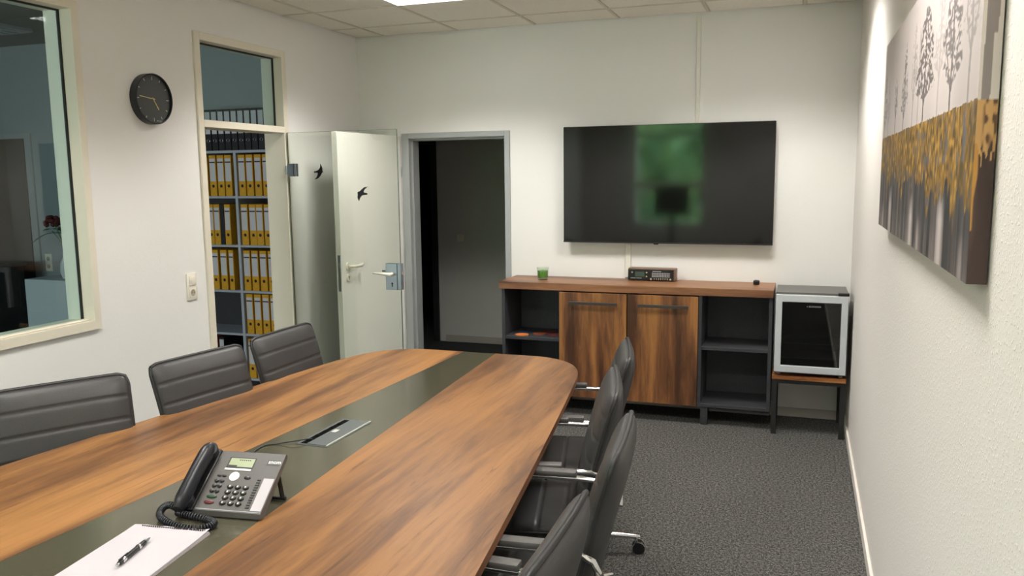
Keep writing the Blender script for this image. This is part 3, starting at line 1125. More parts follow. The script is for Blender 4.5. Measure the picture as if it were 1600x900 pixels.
pen_part('barrel', [(0, -0.062), (0.0042, -0.062), (0.0052, -0.052), (0.0054, 0.010), (0.0056, 0.026), (0.0052, 0.045), (0, 0.045)], M['black'])
pen_part('ring', [(0.0056, -0.052), (0.0059, -0.050), (0.0059, -0.040), (0.0055, -0.038)], M['chrome'], 'silver ring')
pen_part('ring', [(0.0057, 0.014), (0.0061, 0.016), (0.0061, 0.022), (0.0057, 0.024)], M['chrome'], 'silver ring')
pen_part('tip', [(0.0050, 0.045), (0.0042, 0.052), (0.0018, 0.066), (0.0006, 0.070), (0, 0.070)], M['steel'])
pen_part('push_button', [(0, -0.074), (0.0028, -0.073), (0.003, -0.062), (0, -0.062)], M['chrome'])
MB().box(-0.062, -0.024, -0.0018, 0.0018, 0.0056, 0.0072, 0.0006, 1).out('clip', M['black'], pen, True)

# ------------------------------------------------------------------ television
tv = thing('television', 'large black wall-mounted television mirroring the window', 'television', (-1.2535, -0.082, 1.636))
tw, th = 0.7425, 0.421
MB().box(-tw, tw, 0.002, 0.032, -th, th, 0.003, 1).out('housing', M['black'], tv)
MB().box(-tw+0.004, tw-0.004, -0.0005, 0.002, -th+0.010, th-0.004).out('screen', M['screen'], tv)
MB().box(-tw, tw, -0.001, 0.0018, -th, -th+0.009).out('bottom_bezel', M['matte_black'], tv)
MB().box(-0.075, -0.040, 0.004, 0.02, -th-0.008, -th+0.001, 0.002, 1).out('infrared_receiver', M['black'], tv)
MB().box(-0.25, 0.25, 0.032, 0.082, -0.2, 0.2, 0.004, 1).out('wall_mount', M['matte_black'], tv)

# ------------------------------------------------------------------ sideboard
SX0, SX1 = -2.392, -0.484
sb = thing('sideboard', 'long sideboard with walnut top and doors and open anthracite end bays', 'sideboard', ((SX0+SX1)/2, -0.215, 0))
ox, oy = -(SX0+SX1)/2, 0.215


def sbx(name, x0, x1, y0, y1, z0, z1, mt, bev=0.0015, label=None, parent=sb):
    return MB().box(x0+ox, x1+ox, y0+oy, y1+oy, z0, z1, bev, 1).out(name, mt, parent, label=label)


SF = -0.405                   # front of the carcass
sbx('top_board', SX0, SX1, -0.415, -0.016, 0.897, 0.950, M['topwood'], 0.002, 'walnut top board')
for x in (-2.376, -1.944, -0.965, -0.511):
    sbx('side_panel', x, x+0.024, SF+0.004, -0.022, 0.128, 0.896, M['carcass'])
sbx('side_panel', -1.461, -1.437, SF+0.024, -0.022, 0.15, 0.896, M['carcass'])
for x0, x1 in ((-2.352, -1.944), (-0.941, -0.511)):
    sbx('bottom_board', x0, x1, SF+0.006, -0.022, 0.128, 0.152, M['carcass'])
    sbx('shelf', x0, x1, SF+0.012, -0.03, 0.524, 0.548, M['carcass'])
    sbx('back_panel', x0, x1, -0.030, -0.022, 0.152, 0.896, M['carcass'])
sbx('bottom_board', -1.92, -0.965, SF+0.03, -0.022, 0.15, 0.17, M['carcass'])
sbx('back_panel', -1.92, -0.965, -0.030, -0.022, 0.17, 0.896, M['carcass'])
for (x0, x1, mt, h0, h1) in ((-1.936, -1.453, M['doorwood'], -1.861, -1.516), (-1.446, -0.966, M['doorwood2'], -1.373, -1.029)):
    d = sbx('door', x0, x1, SF-0.012, SF+0.003, 0.133, 0.888, mt, 0.0012, 'walnut cabinet door')
    hb = MB()
    hb.box(h0+ox, h1+ox, SF-0.034+oy, SF-0.026+oy, 0.806, 0.826, 0.0015, 1)
    for hx in (h0+0.012, h1-0.012):
        hb.box(hx-0.006+ox, hx+0.006+ox, SF-0.027+oy, SF-0.012+oy, 0.809, 0.823)
    hb.out('handle', M['handle'], d, label='flat anthracite bar handle')
for x in (-0.918, -1.965):
    for y in (SF+0.030, -0.06):
        MB().box(x-0.025+ox, x+0.025+ox, y-0.012+oy, y+0.012+oy, 0.0, 0.128, 0.006, 2).out('leg', M['carcass'], sb, True)
sbx('plinth_rail', -0.885, -0.488, SF+0.03, SF+0.05, 0.098, 0.127, M['carcass'])
sbx('plinth_rail', -2.374, -2.0, SF+0.03, SF+0.05, 0.098, 0.127, M['carcass'])

# things on the sideboard
cd = thing('candle', 'green candle in a clear glass tumbler at the left of the sideboard top', 'candle', (-2.112, -0.235, 0.950))
MB().lathe([(0, 0.0), (0.036, 0.0), (0.0385, 0.004), (0.0435, 0.090), (0.0425, 0.0915), (0.0405, 0.090), (0.0365, 0.014), (0, 0.013)], seg=32).out('glass_tumbler', M['jar'], cd, True)
MB().lathe([(0, 0.0135), (0.0358, 0.0145), (0.0392, 0.064), (0.0385, 0.067), (0.010, 0.0655), (0, 0.0655)], seg=32).out('wax', M['wax'], cd, True, label='green wax')
MB().cyl((0, 0, 0.0655), (0.001, 0, 0.074), 0.001, None, 6).out('wick', M['matte_black'], cd)

rd = thing('radio', 'retro radio with black front and small wooden case under the television', 'radio', (-1.330, -0.085, 0.950), math.radians(-1))
RWd, RH, RD = 0.170, 0.090, 0.045
MB().box(-RWd, RWd, -RD+0.006, RD, 0.004, RH, 0.003, 1).out('cabinet', M['radio_wood'], rd)
MB().box(-RWd+0.0005, RWd-0.012, -RD-0.004, -RD+0.006, 0.004, RH-0.008, 0.002, 1).out('front_panel', M['black'], rd)
for x in (-0.14, 0.14):
    MB().box(x-0.015, x+0.015, -0.03, 0.03, 0, 0.004).out('rubber_foot', M['matte_black'], rd)
fy = -RD-0.004
MB().box(-0.118, -0.052, fy-0.001, fy, 0.030, 0.066).out('display', M['radio_dial'], rd, label='grey-green display window')
dl = MB().box(0.002, 0.135, fy-0.0008, fy, 0.026, 0.064).out('station_dial', M['handle'], rd, label='printed station dial')
for r in range(3):
    for k in range(11):
        MB().box(0.005+k*0.0117, 0.005+k*0.0117+0.008, fy-0.0012, fy-0.0008, 0.031+r*0.011, 0.037+r*0.011).out('scale_mark', M['label_grey'], dl)
MB().box(0.008, 0.070, fy-0.0012, fy, 0.068, 0.072).out('scale_line', M['label_grey'], rd)
for x, z in ((-0.137, 0.062), (-0.032, 0.062), (-0.032, 0.034)):
    MB().cyl((x, fy-0.012, z), (x, fy, z), 0.006, 0.007, 16).out('knob', M['chrome'], rd, True, label='chrome knob')
for x in (0.000, 0.138):
    MB().cyl((x, fy-0.012, 0.016), (x, fy, 0.016), 0.0075, 0.008, 16).out('knob', M['chrome'], rd, True, label='chrome knob')
for k in range(7):
    MB().box(0.018+k*0.0155, 0.026+k*0.0155, fy-0.008, fy, 0.011, 0.022, 0.001, 1).out('push_button', M['chrome'], rd, label='chrome push button')
MB().box(-0.150, -0.112, fy-0.001, fy, 0.018, 0.0215).box(-0.108, -0.070, fy-0.001, fy, 0.018, 0.0215).out('lettering', M['label_grey'], rd)

sp = thing('black_box', 'small rounded black box at the right end of the sideboard top', 'box', (-0.607, -0.150, 0.950))
MB().box(-0.021, 0.021, -0.018, 0.018, 0, 0.030, 0.007, 3).out('case', M['black'], sp, True)
MB().cyl((0, 0, 0.030), (0, 0, 0.0315), 0.012, None, 16).out('top_button', M['matte_black'], sp, True)


def disc(name, x, y, z, r, mt, lab, th_=0.004):
    o = MB().cyl((0, 0, 0), (0, 0, th_), r, None, 28).out(name, mt, None, True)
    o.location = (x, y, z)
    tag(o, lab, 'coaster', 'felt coasters in the left bay')
    return o


zs = 0.548
disc('coaster', -2.245, -0.335, zs, 0.050, M['orange'], 'bright orange round felt coaster at the front of the left bay shelf')
disc('coaster', -2.262, -0.215, zs, 0.050, M['navy'], 'navy round felt coaster behind the bright orange one')
disc('coaster', -2.130, -0.265, zs, 0.050, M['rust'], 'rust orange felt coaster in the middle of the left bay shelf')
disc('coaster', -2.090, -0.170, zs, 0.050, M['maroon'], 'maroon felt coaster at the back of the left bay shelf')
disc('coaster', -2.012, -0.275, zs, 0.050, M['maroon'], 'maroon felt coaster nearest the cabinet door in the left bay')

# ------------------------------------------------------------------ fridge on its stand
st = thing('stool', 'low black-legged stand with a wooden top carrying the small fridge', 'stand', (-0.252, -0.255, 0))
for x in (-0.209, 0.209):
    for y in (-0.185, 0.185):
        MB().box(x-0.016, x+0.016, y-0.016, y+0.016, 0, 0.372, 0.002, 1).out('leg', M['matte_black'], st)
mb = MB()
for y in (-0.185, 0.185):
    mb.box(-0.1955, 0.1955, y-0.012, y+0.012, 0.345, 0.3715)
for x in (-0.209, 0.209):
    mb.box(x-0.012, x+0.012, -0.1715, 0.1715, 0.345, 0.3715)
mb.out('apron', M['matte_black'], st)
MB().box(-0.226, 0.226, -0.212, 0.212, 0.372, 0.400, 0.002, 1).out('wooden_top', M['stoolwood'], st, label='brown wooden top')

fr = thing('mini_fridge', 'small grey fridge with silver-framed glass door beside the sideboard', 'fridge', (-0.250, -0.262, 0.400))
fw, fh = 0.2175, 0.545
FY = -0.178
mb = MB()
mb.box(-fw, -fw+0.03, FY, 0.19, 0.014, fh)
mb.box(fw-0.03, fw, FY, 0.19, 0.014, fh)
mb.box(-fw+0.03, fw-0.03, FY, 0.19, fh-0.035, fh)
mb.box(-fw+0.03, fw-0.03, FY, 0.19, 0.014, 0.05)
mb.box(-fw+0.03, fw-0.03, 0.16, 0.19, 0.05, fh-0.035)
mb.out('cabinet', M['fridge'], fr)
mb = MB()
mb.box(-fw+0.03, fw-0.03, 0.155, 0.1599, 0.05, fh-0.035)
mb.box(-fw+0.0301, -fw+0.034, FY+0.01, 0.155, 0.05, fh-0.035)
mb.box(fw-0.034, fw-0.0301, FY+0.01, 0.155, 0.05, fh-0.035)
mb.out('inner_lining', M['fridge_in'], fr)
MB().box(-fw+0.036, fw-0.036, -0.12, 0.15, 0.20, 0.206).out('wire_shelf', M['silver'], fr)
MB().box(-fw+0.036, fw-0.036, -0.12, 0.15, 0.10, 0.106).out('wire_shelf', M['silver'], fr)
DZ0, DZ1 = 0.026, fh-0.012
DYf, DYb = FY-0.040, FY-0.004
fd = MB().box(-fw, -fw+0.040, DYf, DYb, DZ0, DZ1, 0.004, 2).box(fw-0.040, fw, DYf, DYb, DZ0, DZ1, 0.004, 2) \
    .box(-fw+0.036, fw-0.036, DYf+0.0003, DYb-0.0003, DZ0, DZ0+0.046, 0.004, 2).box(-fw+0.036, fw-0.036, DYf+0.0003, DYb-0.0003, DZ1-0.046, DZ1, 0.004, 2) \
    .out('door', M['silver'], fr, label='silver door frame')
MB().box(-fw+0.038, fw-0.038, DYf+0.010, DYf+0.014, DZ0+0.044, DZ1-0.044).out('glass', M['fridge_glass'], fd, label='smoked glass')
MB().box(-fw+0.039, fw-0.039, DYf+0.0145, DYb, DZ0+0.040, DZ0+0.045).box(-fw+0.039, fw-0.039, DYf+0.0145, DYb, DZ1-0.045, DZ1-0.040).out('seal', M['black'], fd)
text_mesh('lettering', '\u25AA BOMANN', 0.0165, M['label_grey'], fd,
          Matrix.Translation((-0.030, DYf+0.0095, DZ1-0.078)) @ Matrix.Rotation(PI/2, 4, 'X'))
MB().box(fw-0.062, fw+0.004, DYf+0.004, FY+0.02, fh-0.011, fh+0.008, 0.004, 2).out('hinge', M['black'], fr, True, label='black top hinge')
for x in (-0.19, 0.19):
    for y in (FY+0.03, 0.15):
        MB().cyl((x, y, 0), (x, y, 0.014), 0.012, None, 14).out('foot', M['plastic_white'], fr, True)

# ------------------------------------------------------------------ doors standing open
# white leaf of the corridor doorway: hinge at its frame, swung into the room
wd = thing('door_leaf', 'white door leaf of the corridor doorway, swung open behind the glass leaf', 'door', (-3.352, -0.020, 0.0), math.atan2(-0.852, -0.062))
# local x runs from the hinge to the free edge; local +y faces the viewer's left
LW_ = 0.856
MB().box(0.004, LW_, -0.040, 0.0, 0.008, 2.030, 0.003, 1).out('panel', M['white'], wd)
mb = MB().box(LW_-0.0005, LW_+0.0015, -0.031, -0.010, 0.90, 1.16)
mb.out('lock_plate', M['steel'], wd, label='steel lock plate')
MB().box(LW_+0.0015, LW_+0.012, -0.026, -0.014, 1.075, 1.105, 0.002, 1).out('latch', M['steel'], wd)
MB().box(LW_-0.013, LW_+0.0005, -0.0455, -0.039, 0.008, 2.030, 0.002, 1).out('rebate_strip', M['white'], wd)
hsgn = 1.0    # the room-facing side of the open leaf
for side, y0 in ((1, 0.0), (-1, -0.040)):
    yy = y0
    hx = LW_-0.075
    MB().cyl((hx, yy, 1.075), (hx, yy+side*0.010, 1.075), 0.026, None, 24).out('rosette', M['plastic_white'], wd, True)
    es = MB().cyl((hx, yy, 0.992), (hx, yy+side*0.010, 0.992), 0.026, None, 24).out('keyhole_rosette', M['plastic_white'], wd, True)
    MB().cyl((hx, yy+side*0.010, 0.998), (hx, yy+side*0.0105, 0.998), 0.006, None, 12).box(hx-0.003, hx+0.003, yy+side*0.01025-0.0002, yy+side*0.01025+0.0002, 0.978, 0.998).out('keyhole', M['hole'], es)
    MB().tube([(hx, yy+side*0.008, 1.075), (hx, yy+side*0.040, 1.075), (hx-0.012, yy+side*0.050, 1.075), (hx-0.06, yy+side*0.052, 1.073), (hx-0.10, yy+side*0.050, 1.074), (hx-0.128, yy+side*0.044, 1.083)],
              [0.010, 0.010, 0.010, 0.010, 0.0125, 0.010], 12).out('door_handle', M['plastic_white'], wd, 'all', label='white lever handle')
for z in (0.25, 1.75):
    MB().cyl((0.0, -0.004, z-0.04), (0.0, -0.004, z+0.04), 0.008, None, 12).out('hinge', M['greyframe'], wd, True)
for x in (0.24, 0.66):
    MB().box(x-0.006, x+0.006, -0.043, -0.039, 2.000, 2.018).out('peg', M['gasket'], wd)

# glass leaf of the storage doorway
gd = thing('glass_door', 'frameless green-tinted glass door leaf with two black bird stickers', 'door', (-3.716, -1.040, 0.0), math.radians(-1.0))
GW_ = 0.862
GT = 0.005
MB().box(0.012, GW_, -GT, GT, 0.012, 2.020).out('glass_leaf', M['greenglass'], gd, label='clear green-tinted glass')
mb = MB()
mb.box(GW_-0.0004, GW_+0.0012, -GT, GT, 0.012, 2.020)
mb.box(0.0108, 0.0124, -GT, GT, 0.012, 2.020)
mb.box(0.0124, GW_-0.0004, -GT, GT, 2.0196, 2.021)
mb.out('glass_edge', M['glassedge'], gd)
for z in (1.765, 0.28):
    h = MB().box(0.014, 0.080, -GT-0.012, -GT, z-0.044, z+0.044, 0.002, 1).box(0.014, 0.080, GT, GT+0.010, z-0.044, z+0.044, 0.002, 1).out('hinge', M['steel'], gd, label='steel clamp hinge')
    MB().box(0.060, 0.067, -GT-0.0135, -GT-0.012, z-0.043, z+0.043).out('hinge_line', M['chrome'], h)
    MB().cyl((0.004, -0.012, z-0.03), (0.004, -0.012, z+0.03), 0.009, None, 14).out('hinge_barrel', M['steel'], h, True)
# lock case with lever
lc = MB().box(GW_-0.105, GW_-0.018, -GT-0.016, -GT, 0.957, 1.135, 0.0015, 1).box(GW_-0.018, GW_+0.010, -GT-0.014, GT+0.014, 0.957, 1.135, 0.0015, 1) \
    .box(GW_-0.105, GW_-0.018, GT, GT+0.016, 0.957, 1.135, 0.0015, 1).out('lock_case', M['steel'], gd, label='brushed steel lock case')
MB().box(GW_-0.0195, GW_-0.0165, -GT-0.0168, -GT-0.0135, 0.958, 1.134).out('groove', M['gasket'], lc)
for s in (-1, 1):
    y0 = s*(GT+0.016)
    MB().cyl((GW_-0.055, y0, 1.065), (GW_-0.055, y0+s*0.036, 1.065), 0.0115, None, 14) \
        .tube([(GW_-0.046, y0+s*0.036, 1.065), (GW_-0.075, y0+s*0.040, 1.066), (GW_-0.11, y0+s*0.043, 1.070), (GW_-0.175, y0+s*0.044, 1.073)], [0.0135, 0.0125, 0.008, 0.0065], 10).out('door_handle', M['plastic_white'] if s < 0 else M['steel'], gd, 'all', label='satin lever handle')
    MB().cyl((GW_-0.056, y0, 1.000), (GW_-0.056, y0+s*0.0006, 1.000), 0.0075, None, 14).box(GW_-0.060, GW_-0.052, y0+s*0.0003-0.0003, y0+s*0.0003+0.0003, 0.978, 1.0).out('keyhole', M['hole'], lc)
MB().box(GW_+0.010, GW_+0.018, -0.008, 0.008, 1.06, 1.085).out('latch', M['chrome'], lc)


def bird(cx, cz, pts, sx, sz):
    poly = [(cx+x*sx, cz-z*sz) for x, z in pts]
    # swallow outline cut from thin black film
    MB().prism(poly, -GT-0.0008, -GT-0.0001, axis=1).out('bird_sticker', M['black'], gd, label='black bird silhouette sticker')


B1 = [(33, -165), (55, -130), (70, -85), (77, -45), (72, -12), (86, -2), (86, 12), (72, 20), (60, 30), (48, 62), (22, 100), (-8, 132), (-45, 152), (-90, 156),
      (-62, 132), (-38, 100), (-26, 66), (-22, 30), (-55, 20), (-90, 22), (-97, 8), (-88, -8), (-52, -12), (-22, -26), (10, -52), (28, -84), (36, -120)]
bird(0.257, 1.752, B1, 0.00040, 0.00033)
B2 = [(32, -44), (10, -40), (-6, -26), (-18, -14), (-24, -14), (-31, -6), (-28, 1), (-29, 8), (-31, 22), (-27, 36), (-22, 47),
      (-17, 30), (-10, 18), (-2, 10), (12, 8), (27, 6), (29, 1), (26, -4), (8, -8), (8, -16), (14, -28)]
bird(0.593, 1.600, B2, 0.00130, 0.00108)

# ------------------------------------------------------------------ wall clock
ck = thing('wall_clock', 'round charcoal wall clock with deep dark case and brass hands', 'clock', (-W, -2.294, 2.146), 0)
RX = Matrix.Rotation(PI/2, 4, 'Y')
R_ = 0.136
MB().lathe([(0, 0), (R_, 0), (R_, 0.045), (R_-0.004, 0.047), (R_-0.006, 0.046), (R_-0.006, 0.030), (0, 0.030)], seg=56).out('case', M['clockcase'], ck, True, RX)
MB().lathe([(0, 0.0302), (R_-0.0065, 0.0302), (R_-0.0065, 0.0312), (0, 0.0312)], seg=56).out('face', M['clockface'], ck, True, RX)
# looking at the clock from the room: right is +y, up is +z


def on_clock(name, r0, r1, ang, w, x0, x1, mt):
    a = math.radians(ang)
    mm = Matrix.Rotation(-a, 4, 'X')
    MB().box(x0, x1, -w/2, w/2, r0, r1, 0, 1, mm).out(name, mt, ck)


for k in range(12):
    on_clock('hour_mark', 0.101 if k % 3 == 0 else 0.107, 0.120, k*30, 0.0035, 0.0312, 0.0318, M['mark'])
on_clock('minute_hand', -0.012, 0.101, 271+5, 0.0045, 0.0345, 0.0357, M['gold'])
on_clock('hour_hand', -0.010, 0.067, 143+2, 0.0055, 0.0325, 0.0337, M['gold'])
MB().cyl((0.0312, 0, 0), (0.0375, 0, 0), 0.005, None, 14).out('spindle', M['gold'], ck, True)
for k in range(4):
    MB().box(0.0312, 0.0316, 0.02+k*0.011, 0.027+k*0.011, -0.118, -0.114).out('print', M['mark'], ck)


def switch_plate(name, label, cat, loc, rz, kinds):
    """European wall frame of 80 mm fields; local +y faces the room"""
    t = thing(name, label, cat, loc, rz)
    n = len(kinds)
    MB().box(-0.041, 0.041, 0, 0.009, -0.0405*n+0.003, 0.0405*n, 0.003, 2).out('frame', M['plastic_white'], t, True)
    for i, k in enumerate(kinds):
        z = 0.0405*(n-1)-i*0.071*(1 if n > 1 else 0)-(0 if n == 1 else 0.004)
        if k == 'switch':
            MB().box(-0.028, 0.028, 0.009, 0.0135, z-0.028, z+0.028, 0.003, 2).out('rocker', M['plastic_white'], t, True)
        else:
            s = MB().box(-0.028, 0.028, 0.009, 0.0115, z-0.028, z+0.028, 0.002, 2).out('socket_insert', M['plastic_white'], t, True)
            MB().lathe([(0.0205, 0.0), (0.0195, 0.0008), (0.0185, 0.0002), (0, 0.0002)], seg=24).out('socket_well', M['gridw'], s, True, Matrix.Translation((0, 0.0115, z)) @ Matrix.Rotation(-PI/2, 4, 'X'))
            for x in (-0.0095, 0.0095):
                MB().cyl((x, 0.0115, z), (x, 0.0124, z), 0.0026, None, 10).out('pin_hole', M['hole'], s)
    return t


M['gridw'] = mat('socket_well_grey', sr(168, 158, 140), 0.5)
switch_plate('light_switch', 'white light switch with power socket below it beside the storage doorway', 'switch', (-W, -2.052, 1.078), -PI/2, ['switch', 'socket'])
switch_plate('corridor_switch', 'single pale switch on the dim corridor wall', 'switch', (-3.616, 1.80, 1.083), PI, ['switch'])
switch_plate('office_socket', 'double socket on the back wall of the office behind the window', 'socket', (-6.90, YO, 0.96), PI, ['socket', 'socket'])

# ------------------------------------------------------------------ canvas picture on the right wall


def vnoise(x, y, seed):
    """smooth value noise on numpy arrays"""
    rs = np.random.RandomState(seed)
    G = rs.rand(256, 256)
    xi, yi = np.floor(x).astype(int), np.floor(y).astype(int)
    fx_, fy_ = x-xi, y-yi
    fx_, fy_ = fx_*fx_*(3-2*fx_), fy_*fy_*(3-2*fy_)
    g = lambda a, b_: G[a % 256, b_ % 256]
    return (g(xi, yi)*(1-fx_)+g(xi+1, yi)*fx_)*(1-fy_)+(g(xi, yi+1)*(1-fx_)+g(xi+1, yi+1)*fx_)*fy_


def mixc(a, b_, f):
    return a*(1-f[..., None])+np.asarray(b_)*f[..., None]


def srl(r, g, b_):
    return np.array(sr(r, g, b_)[:3])


def clip01(a):
    return np.clip(a, 0, 1)


def paint(u, v):
    """grove of bare trees over a golden meadow that drips into dark streaks; u, v in metres from the far lower corner"""
    c = np.zeros(u.shape+(3,))+srl(190, 181, 178)
    c = mixc(c, srl(164, 157, 154), clip01((vnoise(u*4, v*1.5, 1)-0.45)*2.2)*0.5)
    #         u     crown from, to   half width, tone (0 dark .. 1 mist)
    trees = [(0.94, 0.42, 0.66, 0.07, 0.74), (1.06, 0.50, 0.60, 0.03, 0.80), (1.42, 0.44, 0.66, 0.10, 0.86), (0.20, 0.39, 0.55, 0.07, 0.72),
             (0.07, 0.38, 0.61, 0.07, 0.50), (0.46, 0.40, 0.53, 0.05, 0.45), (0.71, 0.385, 0.61, 0.085, 0.32), (1.815, 0.45, 0.72, 0.085, 0.55),
             (1.17, 0.395, 0.635, 0.185, 0.10), (1.60, 0.39, 0.74, 0.125, 0.18)]
    for (x, z0, z1, half0, tone) in trees:
        k = int(x*100)
        rel = np.clip((v-z0)/(z1-z0), 0, 1)
        prof = np.where((v > z0) & (v < z1), np.minimum(1, rel/0.12)**0.6*np.clip(1-rel, 0, 1)**0.55*1.12, 0)
        half = half0*prof*(0.62+0.75*vnoise(u*6+k, v*26, k))
        inside = clip01((half-np.abs(u-x))/0.018)
        twig = vnoise(u*34+(v-z0)*np.sign(u-x)*36, v*95, k+3)*0.5+vnoise(u*70, v*150, k+9)*0.5
        crown = inside*clip01((twig-(0.43 if tone < 0.3 else 0.47))*8)
        trunk = ((np.abs(u-x-0.004*np.sin(v*30)) < 0.0055+0.004*(1-rel)) & (v > 0.30) & (v < z0+0.75*(z1-z0))).astype(float)
        spread = np.abs(np.abs(u-x)-np.clip((v-z0+0.02)*0.75, 0, half0*0.7))
        limb = ((spread < 0.006) & (v > z0-0.015) & (v < z0+0.10)).astype(float)
        col = srl(66, 61, 60)*(1-tone)+srl(176, 168, 165)*tone
        c = mixc(c, col, clip01(np.maximum(np.maximum(crown*0.9, trunk*0.95), limb*0.85)))
    hz = 0.337+0.004*(vnoise(u*60, u*0, 12)-0.5)
    drip = 0.232-0.034*u-0.11*clip01((vnoise(u*26, u*0+1, 13)-0.58)*2.6)-0.07*(vnoise(u*48, u*0+2, 14)-0.3)
    g = vnoise(u*62, v*60, 15)*0.5+vnoise(u*110, v*42, 16)*0.5
    gold = mixc(np.zeros(u.shape+(3,))+srl(132, 100, 42), srl(84, 68, 36), clip01((0.52-g)*5))
    gold = mixc(gold, srl(178, 140, 64), clip01((g-0.60)*5))
    gold = mixc(gold, srl(92, 94, 100), clip01((vnoise(u*48, v*30, 17)-0.68)*7)*0.8)
    gold = mixc(gold, srl(104, 84, 48), clip01((drip+0.07-v)/0.07)*clip01((vnoise(u*90, v*10, 24)-0.35)*3)*0.8)
    # dark streaks below
    s1 = vnoise(u*30, v*2.0, 18)*0.5+vnoise(u*95, v*3.0, 19)*0.5
    low = mixc(np.zeros(u.shape+(3,))+srl(72, 69, 69), srl(46, 47, 51), clip01((0.54-s1)*5))
    low = mixc(low, srl(106, 97, 93), clip01((s1-0.55)*4)*0.8)
    low = mixc(low, srl(128, 118, 114), clip01((0.09-v)/0.09)*clip01((s1-0.25)*2.2)*0.7)
    for x, w_, t, top in ((0.42, 0.05, 0.85, 0.16), (1.02, 0.045, 0.95, 0.15), (1.185, 0.03, 0.6, 0.10), (1.555, 0.05, 1.0, 0.17), (1.83, 0.03, 0.45, 0.09), (0.15, 0.04, 0.5, 0.1)):
        f = clip01(1.25-np.abs(u-x-0.012*(vnoise(v*14, u*0, k)-0.5))/w_)*t*clip01((top-v)/0.07)
        low = mixc(low, srl(186, 176, 173), clip01(f))
    low = mixc(low, srl(70, 62, 58), clip01(1-np.abs(u-1.70)/0.10)*0.7*clip01((s1-0.2)*3))
    c = np.where((v < hz)[..., None], low, c)
    mg = clip01((v-drip)/0.010)*(v < hz)
    return c*(1-mg[..., None])+gold*mg[..., None]


def paint_side(u, v):
    """the print folded round the near edge of the stretcher; u from front to wall"""
    c = np.zeros(u.shape+(3,))+srl(226, 214, 208)  # sky and gold lightened in colour to stand in for light on this face
    tr = (np.abs(u-0.012-0.01*(v-0.35)) < 0.007) | (np.abs(u-0.024-0.03*(v-0.52)) < 0.0035*(v > 0.45)) | (np.abs(u-0.014+0.02*(v-0.5)) < 0.003*(v > 0.5))
    c = np.where((tr & (v > 0.3))[..., None], srl(150, 138, 136), c)
    n = vnoise(u*260, v*60, 21)
    gold = mixc(np.zeros(u.shape+(3,))+srl(206, 160, 104), srl(104, 78, 58), clip01((n-0.42)*4)*clip01((u-0.008)/0.006))
    edge = 0.012*(0.6+0.8*vnoise(v*20, v*0, 22))*clip01(v/0.3)
    low = mixc(np.zeros(u.shape+(3,))+srl(72, 56, 52), srl(88, 70, 64), clip01((vnoise(u*80, v*8, 23)-0.5)*3))
    low = mixc(low, srl(196, 142, 74), clip01((edge-u)/0.002)*(v > 0.10))
    c = np.where((v < 0.335)[..., None], low, c)
    c = np.where(((v < 0.335) & (v > 0.21+0.06*n))[..., None], gold, c)
    return c


def print_grid(name, nu, nv, fn, place, us, vs, mt, parent):
    uu, vv = np.meshgrid(np.linspace(0, us, nu), np.linspace(0, vs, nv), indexing='ij')
    co = place(uu, vv).reshape(-1, 3)
    col = fn(uu, vv).reshape(-1, 3)
    idx = np.arange(nu*nv).reshape(nu, nv)
    f = np.stack([idx[:-1, :-1], idx[1:, :-1], idx[1:, 1:], idx[:-1, 1:]], -1).reshape(-1, 4)
    me = bpy.data.meshes.new(name)
    me.vertices.add(len(co)); me.vertices.foreach_set('co', co.ravel())
    me.loops.add(f.size); me.loops.foreach_set('vertex_index', f.ravel())
    me.polygons.add(len(f)); me.polygons.foreach_set('loop_start', np.arange(0, f.size, 4))
    me.update(calc_edges=True)
    at = me.color_attributes.new('print', 'FLOAT_COLOR', 'POINT')
    at.data.foreach_set('color', np.concatenate([col, np.ones((len(col), 1))], 1).ravel())
    me.materials.append(mt)
    return link(name, me, parent)


M['print'] = mat('canvas_print', (1, 1, 1, 1), 0.55, 0, 0.35)
at_n = nd(M['print'], 'ShaderNodeAttribute', attribute_name='print')
lk(M['print'], at_n.outputs['Color'], bsdf(M['print']).inputs['Base Color'])
PY0, PY1, PZ0, PZ1 = -2.385, -4.300, 1.500, 2.192
PXF, PXB = -0.0365, -0.003
pc = thing('canvas_picture', 'wide canvas of bare grey trees above a dripping golden meadow', 'picture', (0, (PY0+PY1)/2, PZ0))
cyp = (PY0+PY1)/2
MB().box(PXF+0.0004, PXB, PY1-cyp+0.0004, PY0-cyp, 0.0, PZ1-PZ0).out('stretcher', M['brown'], pc)
LU, LV = PY0-PY1, PZ1-PZ0
pl = lambda u, v: np.stack([np.full(u.shape, PXF), PY0-cyp-u, v], -1)
print_grid('front_print', 760, 280, paint, pl, LU, LV, M['print'], pc)
ps = lambda u, v: np.stack([PXF+u, np.full(u.shape, PY1-cyp), v], -1)
print_grid('folded_edge', 24, 180, paint_side, ps, PXB-PXF, LV, M['print'], pc)

# ------------------------------------------------------------------ archive shelf and its binders
SY = -0.60                                  # front of the shelf
ar = thing('binder_shelf', 'grey-white shelf unit full of yellow binders seen through the storage doorway', 'shelf', (-4.49, SY, 0))
BZ = [0.125, 0.487, 0.833, 1.194, 1.576, 1.908]
BAYS = [(-5.40, -4.502), (-4.478, -3.90)]
for x in (-5.412, -4.49, -3.892):
    MB().box(x+4.49-0.012, x+4.49+0.012, 0.0, 0.335, 0, BZ[-1]+0.0, 0.001, 1).out('upright', M['shelfboard'], ar)
for zi, z in enumerate(BZ):
    if zi == len(BZ)-1:
        MB().box(-0.934, 0.610, -0.004, 0.335, z+0.0005, z+0.020, 0.001, 1).out('top_board', M['shelfboard'], ar)
    else:
        for x0, x1 in BAYS:
            MB().box(x0+4.49+0.0005, x1+4.49-0.0005, 0.002, 0.325, z-0.018, z, 0.001, 1).out('shelf_board', M['shelfboard'], ar)
